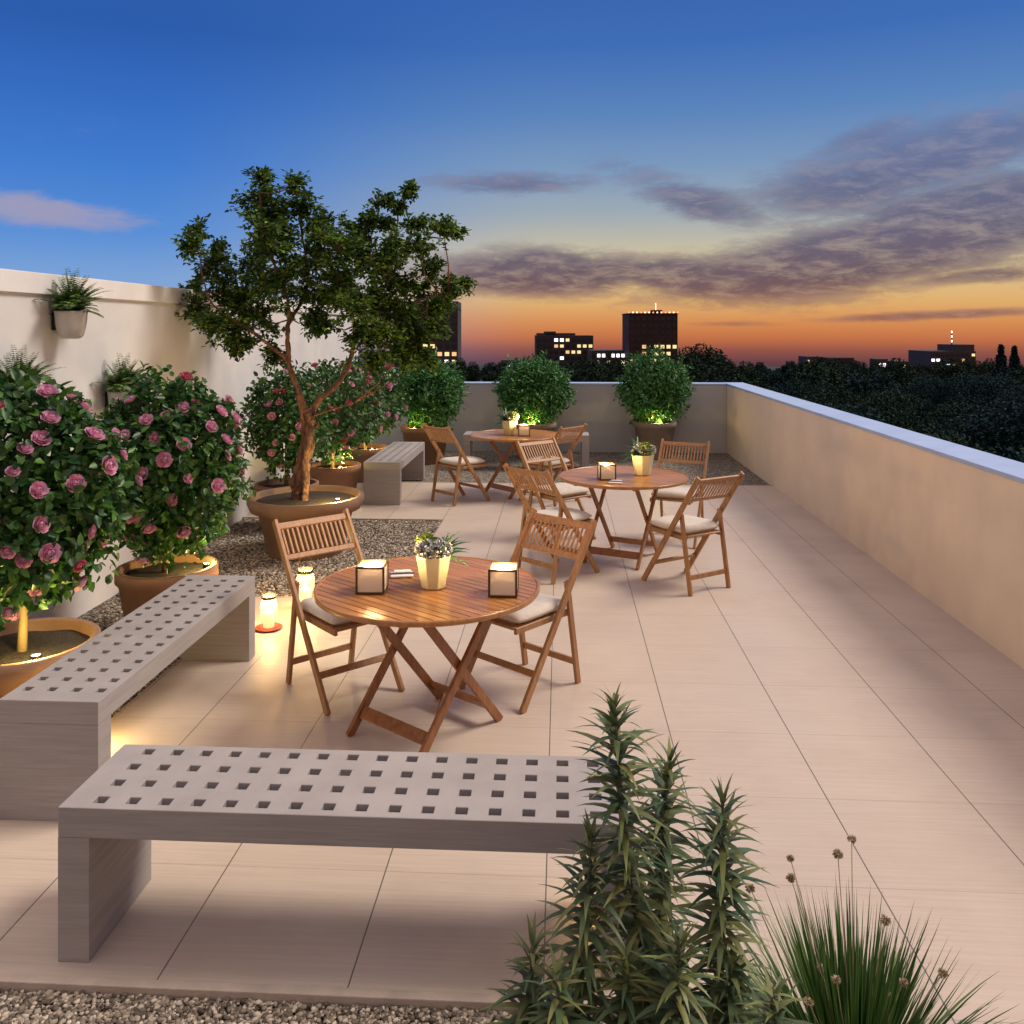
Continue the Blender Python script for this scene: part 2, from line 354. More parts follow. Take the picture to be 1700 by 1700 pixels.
def tag(o, label=None, cat=None, group=None, kind=None):
    if label: o['label'] = label
    if cat: o['category'] = cat
    if group: o['group'] = group
    if kind: o['kind'] = kind
    return o
def copy_tree(o, parent=None):
    c = o.copy(); COL.objects.link(c); c.parent = parent
    for ch in list(o.children): copy_tree(ch, c)
    return c
def plight(name, loc, power, col, radius, parent):
    l = bpy.data.lights.new(name, 'POINT'); l.energy = power; l.color = col; l.shadow_soft_size = radius
    o = bpy.data.objects.new(name, l); COL.objects.link(o); o.location = loc; o.parent = parent; return o

# ------------------------------------------------------------------ setting: floor, kerb, gravel, terrain
XL, XR, YB, WT = -3.47, 2.80, 14.76, 1.152
YK = 2.665; YF = 11.6; XG = -2.36; XP = -1.26; YG0 = 6.55; YG1 = 9.3
fl = MB()
def sheet(x0, x1, y0, y1, z, mb): mb.add([(x0,y0,z),(x1,y0,z),(x1,y1,z),(x0,y1,z)], [(0,1,2,3)])
sheet(XL, XR, YG1, YF, 0, fl); sheet(XP, XR, YG0, YG1, 0, fl); sheet(XG, XR, YK, YG0, 0, fl)
sheet(1.42, XR, -6, YK, 0, fl); sheet(-6, XG, YK, 3.25, 0, fl)
tag(fl.build('tile_floor', M['tile']), kind='structure')
k = MB(); k.box(-6, .62, YK-.035, YK, -.12, .006)
k.box(.62, 1.42, 2.47, 2.505, -.12, .006); 
tag(k.build('kerb', M['kerb'], bevel=.003), kind='structure')
sheet2 = MB(); sheet(.62, 1.42, 2.505, YK, 0, sheet2)
tag(sheet2.build('tile_floor', M['tile']), kind='structure')
g = MB(); sheet(-6, .62, -6, YK-.035, -.03, g); sheet(.62, 1.42, -6, 2.47, -.03, g)
tag(g.build('gravel_bed', M['gravel']), kind='structure')
g = MB(); sheet(XL, XG, 3.25, YG0, -.02, g); sheet(XL, XP, YG0, YG1, -.02, g); sheet(XL, XR, YF, YB, -.02, g)
tag(g.build('gravel_bed', M['gravel']), kind='structure')
k = MB(); k.box(XG, XG+.012, 3.25, YG0, -.1, .006); k.box(XG+.012, XP, YG0-.012, YG0, -.1, .006); k.box(XP, XP+.012, YG0-.012, YG1, -.1, .006); k.box(XL, XR, YF-.012, YF, -.1, .005); k.box(XL, XP+.012, YG1, YG1+.012, -.1, .006)
tag(k.build('kerb', M['kerb']), kind='structure')
# pebbles
ico_v = []; t_ = (1+5**.5)/2
for a, c in ((-1, t_), (1, t_), (-1, -t_), (1, -t_)): ico_v += [(a, c, 0)]
for a, c in ((-1, t_), (1, t_), (-1, -t_), (1, -t_)): ico_v += [(0, a, c)]
for a, c in ((t_, -1), (t_, 1), (-t_, -1), (-t_, 1)): ico_v += [(a, 0, c)]
ico_v = nrm(np.array(ico_v, float))
ico_f = np.array([(0,11,5),(0,5,1),(0,1,7),(0,7,10),(0,10,11),(1,5,9),(5,11,4),(11,10,2),(10,7,6),(7,1,8),(3,9,4),(3,4,2),(3,2,6),(3,6,8),(3,8,9),(4,9,5),(2,4,11),(6,2,10),(8,6,7),(9,8,1)])
def pebbles(n, x0, x1, y0, y1, z, s0, s1):
    P = np.stack([rng.uniform(x0, x1, n), rng.uniform(y0, y1, n), z+rng.uniform(-.002, .008, n)], 1)
    s = rng.uniform(s0, s1, (n, 1, 1))*rng.uniform([.7, .6, .4], [1.4, 1.1, .8], (n, 1, 3))
    a = rng.uniform(0, 6.28, n); ca, sa = np.cos(a)[:, None], np.sin(a)[:, None]
    v = ico_v[None]*s*rng.uniform(.82, 1.15, (n, 12, 1))
    x = v[..., 0]*ca-v[..., 1]*sa; y = v[..., 0]*sa+v[..., 1]*ca
    v = np.stack([x, y, v[..., 2]], -1)+P[:, None]
    f = (np.arange(n)*12)[:, None, None]+ico_f[None]
    return v.reshape(-1, 3), f.reshape(-1, 3)
V, Fa = pebbles(26000, -2.0, .62, 2.05, YK-.038, -.024, .0055, .0115)
tag(fast_mesh('gravel', V, Fa, M['pebble']), 'loose mixed brown and grey gravel along the front of the terrace', 'gravel', kind='stuff')
V, Fa = merge([pebbles(11000, XG-1.0, XG-.01, 4.4, YG0, -.014, .009, .016), pebbles(30000, XL+.02, XP-.01, YG0, YG1-.01, -.014, .009, .016)])
tag(fast_mesh('gravel', V, Fa, M['pebble']), 'loose brown gravel around the big tree pot and rose pots', 'gravel', kind='stuff')
# terrain: town plain that falls away towards the distance
V = []; Fs = []; rings = [5, 30, 60, 120, 250, 430, 700, 1100, 1800, 3000, 5000]; NS = 64
def tz(r): return -16 if r < 430 else -16-(r-430)*.0400
for r in rings:
    for k_ in range(NS):
        a = 2*math.pi*k_/NS; V.append((r*math.cos(a), r*math.sin(a), tz(r)))
for i in range(len(rings)-1):
    for k_ in range(NS): Fs.append((i*NS+k_, i*NS+(k_+1)%NS, (i+1)*NS+(k_+1)%NS, (i+1)*NS+k_))
Fs.append(tuple(range(NS)))
gm = MB(); gm.add(V, Fs, True); tag(gm.build('ground', M['ground']), kind='structure')

# ------------------------------------------------------------------ walls
TH = .318
w = empty('parapet_wall', (XR, 6, 0), 0, 'long beige parapet wall with sky tinted top running down the right side', 'wall')
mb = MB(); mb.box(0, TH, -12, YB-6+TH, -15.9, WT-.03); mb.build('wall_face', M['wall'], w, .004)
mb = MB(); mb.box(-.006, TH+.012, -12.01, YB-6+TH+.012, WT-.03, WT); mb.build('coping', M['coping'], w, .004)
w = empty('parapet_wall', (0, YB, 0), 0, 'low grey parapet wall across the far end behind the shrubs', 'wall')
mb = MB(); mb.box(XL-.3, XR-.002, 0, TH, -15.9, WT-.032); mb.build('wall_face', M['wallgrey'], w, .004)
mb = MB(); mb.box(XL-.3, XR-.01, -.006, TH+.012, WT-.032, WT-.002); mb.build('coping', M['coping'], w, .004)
w = empty('tall_wall', (XL, 6, 0), 0, 'tall off white wall with a raised top band at the left', 'wall')
mb = MB(); mb.box(-.3, 0, -12, YB-6-.003, -15.9, 2.29); mb.build('wall_face', M['wallwhite'], w)
mb = MB(); mb.box(-.32, .025, -12.02, YB-6, 2.29, 2.43); mb.build('coping', M['copingw'], w, .004)
tv = MB(); tv.box(-.0, .012, -.03, .03, -.05, .05); tv.box(.012, .018, -.02, .02, -.035, .035)
o = tv.build('wall_socket', M['black'], None, .002, loc=(XL+.001, at(458, 10.6).y, .47)); tag(o, 'small dark socket plate low on the white wall beyond the tree', 'socket')

# ------------------------------------------------------------------ benches
def make_bench(label, loc, rz, nx=16):
    L_, D_, Z_, T_ = 1.86, .43, .502, .098
    e = empty('concrete_bench', loc, rz, label, 'bench', 'concrete benches with square holes')
    p, h = .1085, .041; mb = MB()
    x0 = -L_/2; xs = [x0]; st = (L_-p*(nx-1))/2-h/2
    for i in range(nx): xs += [x0+st+i*p, x0+st+i*p+h]
    xs.append(-x0)
    ys = [0]; sy = (D_-p*3)/2-h/2
    for i in range(4): ys += [sy+i*p, sy+i*p+h]
    ys.append(D_)
    vi = {}
    def vtx(i, j, k):
        if (i, j, k) not in vi: vi[(i, j, k)] = len(mb.v); mb.v.append((xs[i], ys[j], Z_ if k else Z_-T_))
        return vi[(i, j, k)]
    def face(*q): mb.f.append(q); mb.sm.append(False)
    NX, NY = len(xs)-1, len(ys)-1
    hole = lambda i, j: 0 <= i < NX and 0 <= j < NY and i % 2 == 1 and j % 2 == 1
    for i in range(NX):
        for j in range(NY):
            if hole(i, j):
                a, b_, c, d = (i,j), (i+1,j), (i+1,j+1), (i,j+1)
                for p_, q_ in ((b_,a),(c,b_),(d,c),(a,d)): face(vtx(*p_,0), vtx(*q_,0), vtx(*q_,1), vtx(*p_,1))
            else:
                face(vtx(i,j,1), vtx(i+1,j,1), vtx(i+1,j+1,1), vtx(i,j+1,1)); face(vtx(i,j+1,0), vtx(i+1,j+1,0), vtx(i+1,j,0), vtx(i,j,0))
    for i in range(NX):
        face(vtx(i,0,0), vtx(i+1,0,0), vtx(i+1,0,1), vtx(i,0,1)); face(vtx(i+1,NY,0), vtx(i,NY,0), vtx(i,NY,1), vtx(i+1,NY,1))
    for j in range(NY):
        face(vtx(NX,j,0), vtx(NX,j+1,0), vtx(NX,j+1,1), vtx(NX,j,1)); face(vtx(0,j+1,0), vtx(0,j,0), vtx(0,j,1), vtx(0,j+1,1))
    mb.build('seat', M['bench'], e, .0018, seg=1)
    for s in (-1, 1):
        l = MB(); l.box(min(s*L_/2, s*(L_/2-.104)), max(s*L_/2, s*(L_/2-.104)), .0, D_, 0.001, Z_-T_-.0002); l.build('leg', M['bench'], e, .0005, seg=1)
    return e
# front bench: left front corner at px 97
dfl = 2.815; cA = at(96, dfl)
b0 = make_bench('pierced grey concrete bench nearest the viewer, behind the spiky plants', (cA.x+.93, cA.y, 0), 0)
cB = at(163, 3.61)
def bench_copy(label, loc, rz):
    c = copy_tree(b0); c.location = loc; c.rotation_euler = (0, 0, rz); c['label'] = label; return c
bench_copy('pierced grey concrete bench beside the two nearest rose pots at left', (cB.x, cB.y+.93, 0), rad(90))
cC = at(664, 10.15)
bench_copy('pierced grey concrete bench beyond the big tree pot, near the farthest table', (cC.x, cC.y+.93, 0), rad(90))
cD = at(978, 12.75)
bench_copy('concrete bench at the far end behind the farthest table, mostly hidden', (cD.x-.93, cD.y, 0), 0)

# ------------------------------------------------------------------ chairs
def make_chair():
    e = empty('folding_chair', (0,0,0), 0, 'x', 'chair', 'teak folding chairs around the tables')
    ry = lambda z: .255-.64*z/.93
    for s in (-1, 1):
        mb = MB(); mb.beam((s*.235, ry(0), 0), (s*.235, ry(.93), .93), .022, .042); mb.build('side_rail', M['teak'], e, .004)
        mb = MB(); mb.beam((s*.205, -.265, 0), (s*.205, -.163, .615), .022, .036); mb.build('rear_leg', M['teak'], e, .004)
    mb = MB()
    mb.beam((-.224, ry(.895), .895), (.224, ry(.895), .895), .038, .018, side=(0, ry(1)-ry(0), 1))
    mb.beam((-.224, ry(.735), .735), (.224, ry(.735), .735), .030, .018, side=(0, ry(1)-ry(0), 1))
    for i in range(14):
        x = -.205+i*.41/13; mb.beam((x, ry(.75), .75), (x, ry(.877), .877), .013, .009)
    mb.build('backrest', M['teak'], e, .002, seg=1)
    mb = MB()
    for s in (-1, 1): mb.beam((s*.185, -.20, .425), (s*.185, .255, .425), .02, .035)
    for i in range(8): y = -.185+i*.06; mb.box(-.175, .175, y-.022, y+.022, .428, .444)
    mb.build('seat', M['teak'], e, .003, seg=1)
    mb = MB(); mb.beam((-.224, ry(.17), .17), (.224, ry(.17), .17), .036, .018, side=(0, ry(1)-ry(0), 1)); mb.build('stretcher', M['teak'], e, .003)
    mb = MB(); mb.beam((-.194, -.243, .13), (.194, -.243, .13), .036, .018, side=(0, 0, 1)); mb.build('stretcher', M['teak'], e, .003)
    # cushion: rounded pad
    n = 14; vs = []; fs = []
    for k_, sg in ((0, -1), (1, 1)):
        for i in range(n+1):
            for j in range(n+1):
                u, v = -1+2*i/n, -1+2*j/n
                q = max(0, 1-abs(u)**6)**.5*max(0, 1-abs(v)**6)**.5
                sh = 1-.05*(abs(u)**4*abs(v)**4)
                z = .478+sg*(.006+.031*q)+ (.004*math.sin(u*3+v*2) if sg > 0 else 0)
                vs.append((u*.20*sh, .025+v*.215*sh, z))
    N1 = (n+1)**2
    for i in range(n):
        for j in range(n):
            a = i*(n+1)+j; fs.append((a+N1, a+n+1+N1, a+n+2+N1, a+1+N1)); fs.append((a, a+1, a+n+2, a+n+1))
    for i in range(n):
        for (a, b_) in (((i)*(n+1), (i+1)*(n+1)), ((i+1)*(n+1)+n, i*(n+1)+n), (i+1, i), (n*(n+1)+i, n*(n+1)+i+1)):
            fs.append((a, b_, b_+N1, a+N1))
    mb = MB(); mb.add(vs, fs, True); mb.build('cushion', M['cushion'], e)
    return e
ch0 = make_chair(); first = [True]
def chair(r, d, fx, fy, label):
    c = ch0 if first[0] else copy_tree(ch0); first[0] = False
    p = cw(r, d); f = cv(fx, fy); c.location = p; c.rotation_euler = (0, 0, math.atan2(-f[0], f[1])); c['label'] = label
chair(-.968, 4.965, .65, -.757, 'teak folding chair left of the nearest round table')
chair(.053, 4.985, -.68, -.735, 'teak folding chair behind the right side of the nearest round table')
chair(.38, 7.33, .72, .69, 'teak folding chair at the near left side of the middle table')
chair(.47, 8.56, .61, -.79, 'teak folding chair at the far left side of the middle table')
chair(1.41, 7.02, -.53, .85, 'teak folding chair at the near right side of the middle table')
chair(1.60, 8.45, -.42, -.91, 'teak folding chair at the far right of the middle table, behind its flower pot')
chair(-.62, 10.42, .73, .68, 'teak folding chair left of the farthest table')
chair(.44, 10.42, -.75, .66, 'teak folding chair right of the farthest table')

# ------------------------------------------------------------------ tables
def make_table():
    e = empty('round_table', (0,0,0), 0, 'x', 'table', 'round folding teak tables')
    R, Ri, t = .575, .556, .022; mb = MB(); y = -Ri; wd, gap = .042, .006
    while y < Ri-.01:
        y1 = min(y+wd, Ri-.001); k = 5; top = []
        for i in range(k+1):
            yy = y+(y1-y)*i/k; top.append((math.sqrt(max(0, (Ri+.004)**2-yy*yy)), yy))
        loop = [(x, yy) for x, yy in top]+[(-x, yy) for x, yy in top[::-1]]; n = len(loop)
        mb.add([(x, yy, .74) for x, yy in loop]+[(x, yy, .722) for x, yy in loop], [tuple(range(n)), tuple(range(n, 2*n))[::-1]]+[((i+1)%n, i, n+i, n+(i+1)%n) for i in range(n)])
        y = y1+gap
    mb.build('tabletop', M['teaktop'], e, .0015, seg=1)
    mb = MB(); mb.lathe([(Ri+.004, .716), (R-.004, .716), (R, .722), (R, .738), (R-.005, .7425), (Ri+.004, .7425), (Ri+.004, .716)], 96); mb.build('table_rim', M['teaktop'], e)
    mb = MB()
    for x in (-.27, .27): mb.beam((x, -.45, .706), (x, .45, .706), .035, .02)
    mb.build('batten', M['teak'], e, .003)
    for s in (-1, 1):
        mb = MB(); mb.beam((s*.245, -.315, 0), (s*.245, .27, .70), .022, .046, ); mb.build('leg', M['teakred'], e, .004)
        mb = MB(); mb.beam((s*.218, .315, 0), (s*.218, -.27, .70), .022, .046); mb.build('leg', M['teakred'], e, .004)
    mb = MB(); mb.beam((-.233, -.235, .10), (.233, -.235, .10), .062, .02, side=(0, .58, .7)); mb.build('stretcher', M['teakred'], e, .003)
    mb = MB(); mb.beam((-.206, .235, .10), (.206, .235, .10), .062, .02, side=(0, -.58, .7)); mb.build('stretcher', M['teakred'], e, .003)
    return e
tb = make_table()
def table(o, r, d, ang, label): o.location = cw(r, d); o.rotation_euler = (0, 0, rad(ang)+YAW); o['label'] = label
table(tb, -.4326, 4.46, -40, 'nearest round teak table with two square lanterns')
t2 = copy_tree(tb); table(t2, 1.0, 7.8, -28, 'middle round teak table with one lantern beside a flower pot')
t3 = copy_tree(tb); table(t3, .05, 10.9, -50, 'farthest round teak table beside the far left chair')
TZ = .7428
# ------------------------------------------------------------------ lanterns
def make_lantern():
    e = empty('candle_lantern', (0,0,0), 0, 'x', 'lantern', 'square candle lanterns on the tables')
    s, h, f = .0665, .135, .005; mb = MB()
    for x in (-1, 1):
        for y in (-1, 1): mb.box(x*s-f, x*s+f, y*s-f, y*s+f, 0, h)
    for z in (0, h-2*f):
        for q in (-1, 1):
            mb.box(-s+f, s-f, q*s-f*.9, q*s+f*.9, z, z+2*f); mb.box(q*s-f*.9, q*s+f*.9, -s+f, s-f, z, z+2*f)
    mb.box(-s+f, s-f, -s+f, s-f, .001, .006); mb.build('frame', M['bronze'], e)
    for a in range(4):
        g_ = MB(); g_.box(-s+f, s-f, -s-.001, -s+.001, .0105, h-.0105); o = g_.build('glass_panel', M['frost'], e); o.rotation_euler = (0, 0, a*math.pi/2)
    c = MB(); c.lathe([(0, .007), (.046, .007), (.046, .106), (.034, .112), (.006, .108), (0, .108)], 24); c = c.build('candle', M['wax'], e)
    fm = MB(); fm.lathe([(0, .108), (.007, .115), (.008, .122), (.003, .138), (0, .145)], 12); fm.build('flame', M['flame'], c)
    plight('candle_light', (0, 0, .152), 20, (1, .60, .26), .035, e)
    return e
ln = make_lantern()
def lantern(o, px, d, rz, label): o.location = at(px, d, TZ); o.rotation_euler = (0, 0, rad(rz)); o['label'] = label
lantern(ln, 618, 4.36, 3, 'lit square lantern on the left half of the nearest table')
for px, d, rz, lb in ((836, 4.31, 0, 'lit square lantern on the right edge of the nearest table'), (1007, 7.62, 8, 'lit square lantern on the middle table'), (870, 10.75, 4, 'lit square lantern on the farthest table')):
    lantern(copy_tree(ln), px, d, rz, lb)
def make_jar():
    e = empty('floor_lantern', (0,0,0), 0, 'x', 'lantern', 'glass jar lanterns on the ground')
    mb = MB(); mb.lathe([(0, .004), (.052, .004), (.056, .012), (.056, .17), (.05, .192), (.042, .20), (.042, .225), (.046, .23)], 32); mb.build('jar', M['clear'], e)
    mb = MB(); mb.lathe([(.0425, .200), (.047, .202), (.047, .216), (.0425, .218), (.0425, .200)], 32)
    mb.tube([(.047*math.cos(a), 0, .21+.11*math.sin(a)) for a in np.linspace(0, math.pi, 14)], .002, 6); mb.build('wire_handle', M['bronze'], e)
    mb = MB(); mb.lathe([(0, .008), (.036, .008), (.036, .105), (.03, .11), (0, .106)], 24); c = mb.build('candle', M['wax'], e)
    mb = MB(); mb.lathe([(0, .107), (.008, .118), (.009, .128), (.004, .148), (0, .158)], 12); mb.build('flame', M['flame'], c)
    plight('candle_light', (0, 0, .165), 12, (1, .56, .16), .04, e)
    return e
j = make_jar(); j.location = at(446, 5.95, .018); j['label'] = 'glass jar lantern on a red dish beside the end of the bench'
mb = MB(); mb.lathe([(0, .0), (.07, .0), (.092, .014), (.088, .016), (.068, .006), (0, .006)], 32)
o = mb.build('clay_dish', M['reddish'], None, loc=at(446, 5.95, .001)); tag(o, 'red clay dish under the jar lantern by the bench end', 'dish')
o.scale = (1.0, 1.0, 1.0); j.location.z = .008
j2 = copy_tree(j); j2.location = at(507, 6.42, .001); j2.scale = (1.2, 1.2, 1.25); j2['label'] = 'glass jar lantern behind the leftmost chair, below the tree pot'

# ------------------------------------------------------------------ table planters
def make_planter(seed):
    r_ = np.random.default_rng(seed)
    e = empty('flower_pot', (0,0,0), 0, 'x', 'flower pot', 'pale green flower pots on the tables')
    mb = MB(); mb.lathe([(0, .001), (.066, .001), (.094, .155), (.097, .168), (.088, .168), (.084, .15), (0, .148)], 8, smooth=False, rot=math.pi/8); mb.build('pot', M['cream'], e, .003)
    P = []; parts = []
    for k_ in range(9):                                    # blue grey rosettes
        a = k_*.7+.3; c = np.array([.075*math.cos(a), .07*math.sin(a)-.01, .178+.03*(k_%2)]); n = 26
        t = r_.uniform(0, 6.28, n); el_ = r_.uniform(.1, 1.4, n)
        D = np.stack([np.cos(t)*np.cos(el_), np.sin(t)*np.cos(el_), np.sin(el_)], 1)
        parts.append(leaves(np.tile(c, (n, 1)), D, np.array([[0, 0, 1.]])+r_.normal(0, .2, (n, 3)), r_.uniform(.03, .05, n), .016))
    fast_mesh('rosettes', *merge(parts), M['blueleaf'], e)
    n = 420; c = r_.normal(0, 1, (n, 3)); c = nrm(c)*np.array([.06, .05, .045])+np.array([.0, -.045, .205]); c[:, 0] += np.where(r_.random(n) < .5, .035, -.03)
    fast_mesh('blossom', *leaves(c, r_.normal(0, 1, (n, 3)), r_.normal(0, 1, (n, 3)), .014, .012), M['whiteflower'], e)
    n = 170; t = r_.uniform(0, 6.28, n); c = np.stack([.06*np.cos(t)*r_.random(n)-.03, .05*np.sin(t)*r_.random(n)+.01, r_.uniform(.17, .25, n)], 1)
    fast_mesh('lime_leaves', *leaves(c, r_.normal(0, 1, (n, 3))+np.array([-.3, 0, 1.0]), r_.normal(0, 1, (n, 3)), .036, .02), M['lime'], e)
    n = 26; t = r_.uniform(-1.9, 1.6, n); el_ = r_.uniform(.15, 1.15, n)
    D = np.stack([np.cos(t)*np.cos(el_), -np.sin(t)*np.cos(el_)*.8+.1, np.sin(el_)], 1)
    fast_mesh('strap_leaves', *strips(np.tile([.035, .01, .16], (n, 1))+r_.normal(0, .012, (n, 3)), D, r_.uniform(.13, .21, n), np.full(n, .034), r_.uniform(.5, 1.1, n), 5), M['darkgreen'], e)
    return e
pl = make_planter(3)
def planter(o, px, d, s, rz, label): o.location = at(px, d, TZ); o.scale = (s,)*3; o.rotation_euler = (0, 0, rad(rz)); o['label'] = label
planter(pl, 720, 4.42, .98, 5, 'faceted pale green pot of mixed flowers on the nearest table')
planter(copy_tree(pl), 1067, 7.85, 1.08, 150, 'faceted pale green pot of mixed flowers on the middle table')
planter(copy_tree(pl), 846, 10.85, 1.08, 160, 'faceted pale green pot of mixed flowers on the farthest table')
# napkins
def napkin(px, d, rz, label):
    e = empty('folded_napkin', at(px, d, TZ), rad(rz), label, 'napkin', 'folded white napkins')
    m1 = MB(); m1.box(-.06, .06, -.045, .045, .0005, .010); m1.build('cloth', M['paper'], e, .004)
    m1 = MB(); m1.box(-.063, .063, -.012, .012, .0095, .0135); m1.build('band', M['darkcloth'], e, .001)
    m1 = MB(); m1.box(-.04, .05, .016, .05, .0105, .019); m1.build('fold', M['paper'], e, .004)
napkin(667, 4.62, 12, 'folded white napkin between the left lantern and flower pot on the nearest table')
napkin(1022, 7.42, -8, 'folded white napkin in front of the lantern on the middle table')

# ------------------------------------------------------------------ big pots
def pot_parts(e, R, h, m, lip=.035, taper=.72):
    mb = MB(); mb.lathe([(0, 0.002), (R*taper, 0.002), (R*taper+.01, .02), (R*.94, h-.085), (R, h-.08), (R, h-.005), (R-.006, h), (R-lip, h), (R-lip-.004, h-.01), (R*.88-.01, h-.16), (0, h-.16)], 64)
    p = mb.build('pot', m, e)
    sb = MB(); n = 40; vs = [(0, 0, h-.05)]; fs = []
    for q in range(1, 6):
        for k_ in range(n):
            a = 2*math.pi*k_/n; r = (R-lip-.008)*q/5; vs.append((r*math.cos(a), r*math.sin(a), h-.055+.012*noise.noise(Vector((r*9*math.cos(a), r*9*math.sin(a), 1)))))
    for k_ in range(n): fs.append((0, 1+k_, 1+(k_+1) % n))
    for q in range(4):
        for k_ in range(n): fs.append((1+q*n+k_, 1+(q+1)*n+k_, 1+(q+1)*n+(k_+1) % n, 1+q*n+(k_+1) % n))
    sb.add(vs, fs, True); sb.build('soil', M['soil'], p)
    return p
def uplight(e, x, y, z, power, col=(1, .74, .22), lr=.02):
    mb = MB(); mb.lathe([(0, -.03), (.022, -.03), (.024, .022), (.02, .026)], 20, (x, y, z)); u = mb.build('uplight', M['black'], e)
    mb = MB(); mb.lathe([(.0195, .022), (0, .024)], 20, (x, y, z)); mb.build('lens', M['lens'], u)
    plight('uplight_glow', (x, y, z+.04), power, col, lr, e)
# rose flower meshes
def rose_mesh(seed, m):
    r_ = random.Random(seed); mb = MB()
    for ring, (n, R, th, curl) in enumerate(((3, .30, 2.75, 0), (4, .46, 2.35, .02), (5, .62, 2.05, .07), (6, .80, 1.80, .14), (6, .98, 1.5, .22))):
        for i in range(n):
            a = 2*math.pi*i/n+ring*.7+r_.uniform(-.15, .15); w = math.pi/n*1.45; R2 = R*r_.uniform(.94, 1.06); vs = []
            for u in range(5):
                t = u/4; te = t*th
                for v in range(5):
                    s = (v/4-.5)*2; shp = (.55+.45*math.sin(min(1, t*1.1)*math.pi*.6))*(1-.28*max(0, t-.7)/.3*abs(s)**2*1.6)
                    tt = te*(1-.10*abs(s)**3*(t > .6)); rr = R2*math.sin(tt)*(1+.05*s)+curl*t**4; z = .62-R2*math.cos(tt)*.85-curl*.5*t**5
                    vs.append((rr*math.cos(a+s*w*shp), rr*math.sin(a+s*w*shp), z-.25))
            mb.add(vs, [(u*5+v, u*5+v+1, u*5+v+6, u*5+v+5) for u in range(4) for v in range(4)], True)
    me = bpy.data.meshes.new('rose'); me.from_pydata(mb.v, [], mb.f); me.materials.append(m); me.polygons.foreach_set('use_smooth', mb.sm); me.update(); return me
ROSES = [rose_mesh(1, M['pink']), rose_mesh(2, M['pink']), rose_mesh(3, M['red'])]
def crown(R3, n, ls, lw, seed, zc, lump=.24, inner=.35):
    r_ = np.random.default_rng(seed); P = nrm(r_.normal(0, 1, (n, 3)))
    f = np.array([noise.noise(Vector(p*2.2)+Vector((seed*3.1, 0, 0))) for p in P])*lump+np.array([noise.noise(Vector(p*5.5)+Vector((seed*5.1, 9, 0))) for p in P])*lump*.9
    rad_ = 1+f; q = np.where(r_.random(n) < .72, r_.uniform(.82, 1.06, n), r_.uniform(inner, .85, n))
    pos = P*(rad_*q)[:, None]*np.array(R3)+np.array([0, 0, zc])
    D = P*.7+r_.normal(0, .75, (n, 3))+np.array([0, 0, -.05]); N = P+np.array([0, 0, .7])+r_.normal(0, .5, (n, 3))
    return leaves(pos, D, N, r_.uniform(.65, 1.2, n)*ls, r_.uniform(.8, 1.15, n)*lw), (P, rad_)
def rose_tree(label, px, d, potR, poth, cr, zc, nroses, seed, red=.25, up=None, toff=(0, 0), nleaf=7500, ls=.064, rs=.039):
    e = empty('potted_rose_tree', at(px, d, -.02), rad(seed*40), label, 'rose tree', 'rose trees in terracotta pots along the left wall')
    pot_parts(e, potR, poth, M['terra'])
    mb = MB(); mb.tube([(toff[0], toff[1], poth-.08), (toff[0]*.8+.008, toff[1]*.8, poth+.12), (toff[0]*.5-.006, toff[1]*.5, zc-cr[2]*.6), (0, 0, zc)], [.026, .022, .02, .014], 10)
    for k_ in range(7):
        a = k_*.9; mb.tube([(0, 0, zc-cr[2]*.5), (cr[0]*.35*math.cos(a), cr[0]*.35*math.sin(a), zc-cr[2]*.1), (cr[0]*.75*math.cos(a+.2), cr[0]*.75*math.sin(a+.2), zc+cr[2]*.3*math.sin(k_*2))], [.012, .008, .003], 6)
    mb.build('trunk', M['stem'], e)
    (V, Fa), _ = crown(cr, nleaf, ls, ls*.62, seed, zc); fast_mesh('foliage', V, Fa, M['rleaf'], e)
    r_ = random.Random(seed); got = []; tries = 0
    cam_l = Vector((0, 0, 2.05))-e.location; ca = math.atan2(cam_l.y, cam_l.x)-e.rotation_euler.z
    while len(got) < nroses and tries < 4000:
        tries += 1
        a = ca+r_.gauss(0, 1.15); z = r_.uniform(-.86, .9); q = math.sqrt(1-z*z); p = Vector((q*math.cos(a), q*math.sin(a), z))
        if any((p-g_).length < .17 for g_ in got): continue
        got.append(p)
    for p in got:
        f = 1+noise.noise(p*2.2+Vector((seed*3.1, 0, 0)))*.24+noise.noise(p*5.5+Vector((seed*5.1, 9, 0)))*.216
        me = ROSES[2] if r_.random() < red else ROSES[r_.randrange(2)]
        o = bpy.data.objects.new('rose', me); COL.objects.link(o); o.parent = e
        o.location = Vector((p.x*cr[0], p.y*cr[1], p.z*cr[2]))*f*1.07+Vector((0, 0, zc))
        dd = (p+Vector((r_.uniform(-.35, .35), r_.uniform(-.35, .35), r_.uniform(-.1, .5)))).normalized(); s = rs*r_.uniform(.72, 1.15)
        o.rotation_euler = dd.to_track_quat('Z', 'Y').to_euler(); o.scale = (s, s, s*.9)
    if up: 
        c, s = math.cos(-e.rotation_euler.z), math.sin(-e.rotation_euler.z)
        uplight(e, up[0]*c-up[1]*s, up[0]*s+up[1]*c, poth-.02, up[2])
    return e
rose_tree('rose tree with pink blooms in the nearest terracotta pot, cut by the left edge', 36, 4.47, .37, .47, (.455, .455, .53), 1.22, 42, 1, .08, up=(.20, -.20, 12))
rose_tree('rose tree with pink blooms in the second terracotta pot, behind the bench', 278, 5.9, .33, .47, (.455, .455, .57), 1.15, 50, 2, .12, up=(.25, .05, 10), toff=(.02, .03))
rose_tree('rose tree partly hidden behind the trunk of the big tree', 476, 9.1, .33, .47, (.42, .42, .5), 1.12, 22, 3, .3, nleaf=3600, rs=.037)
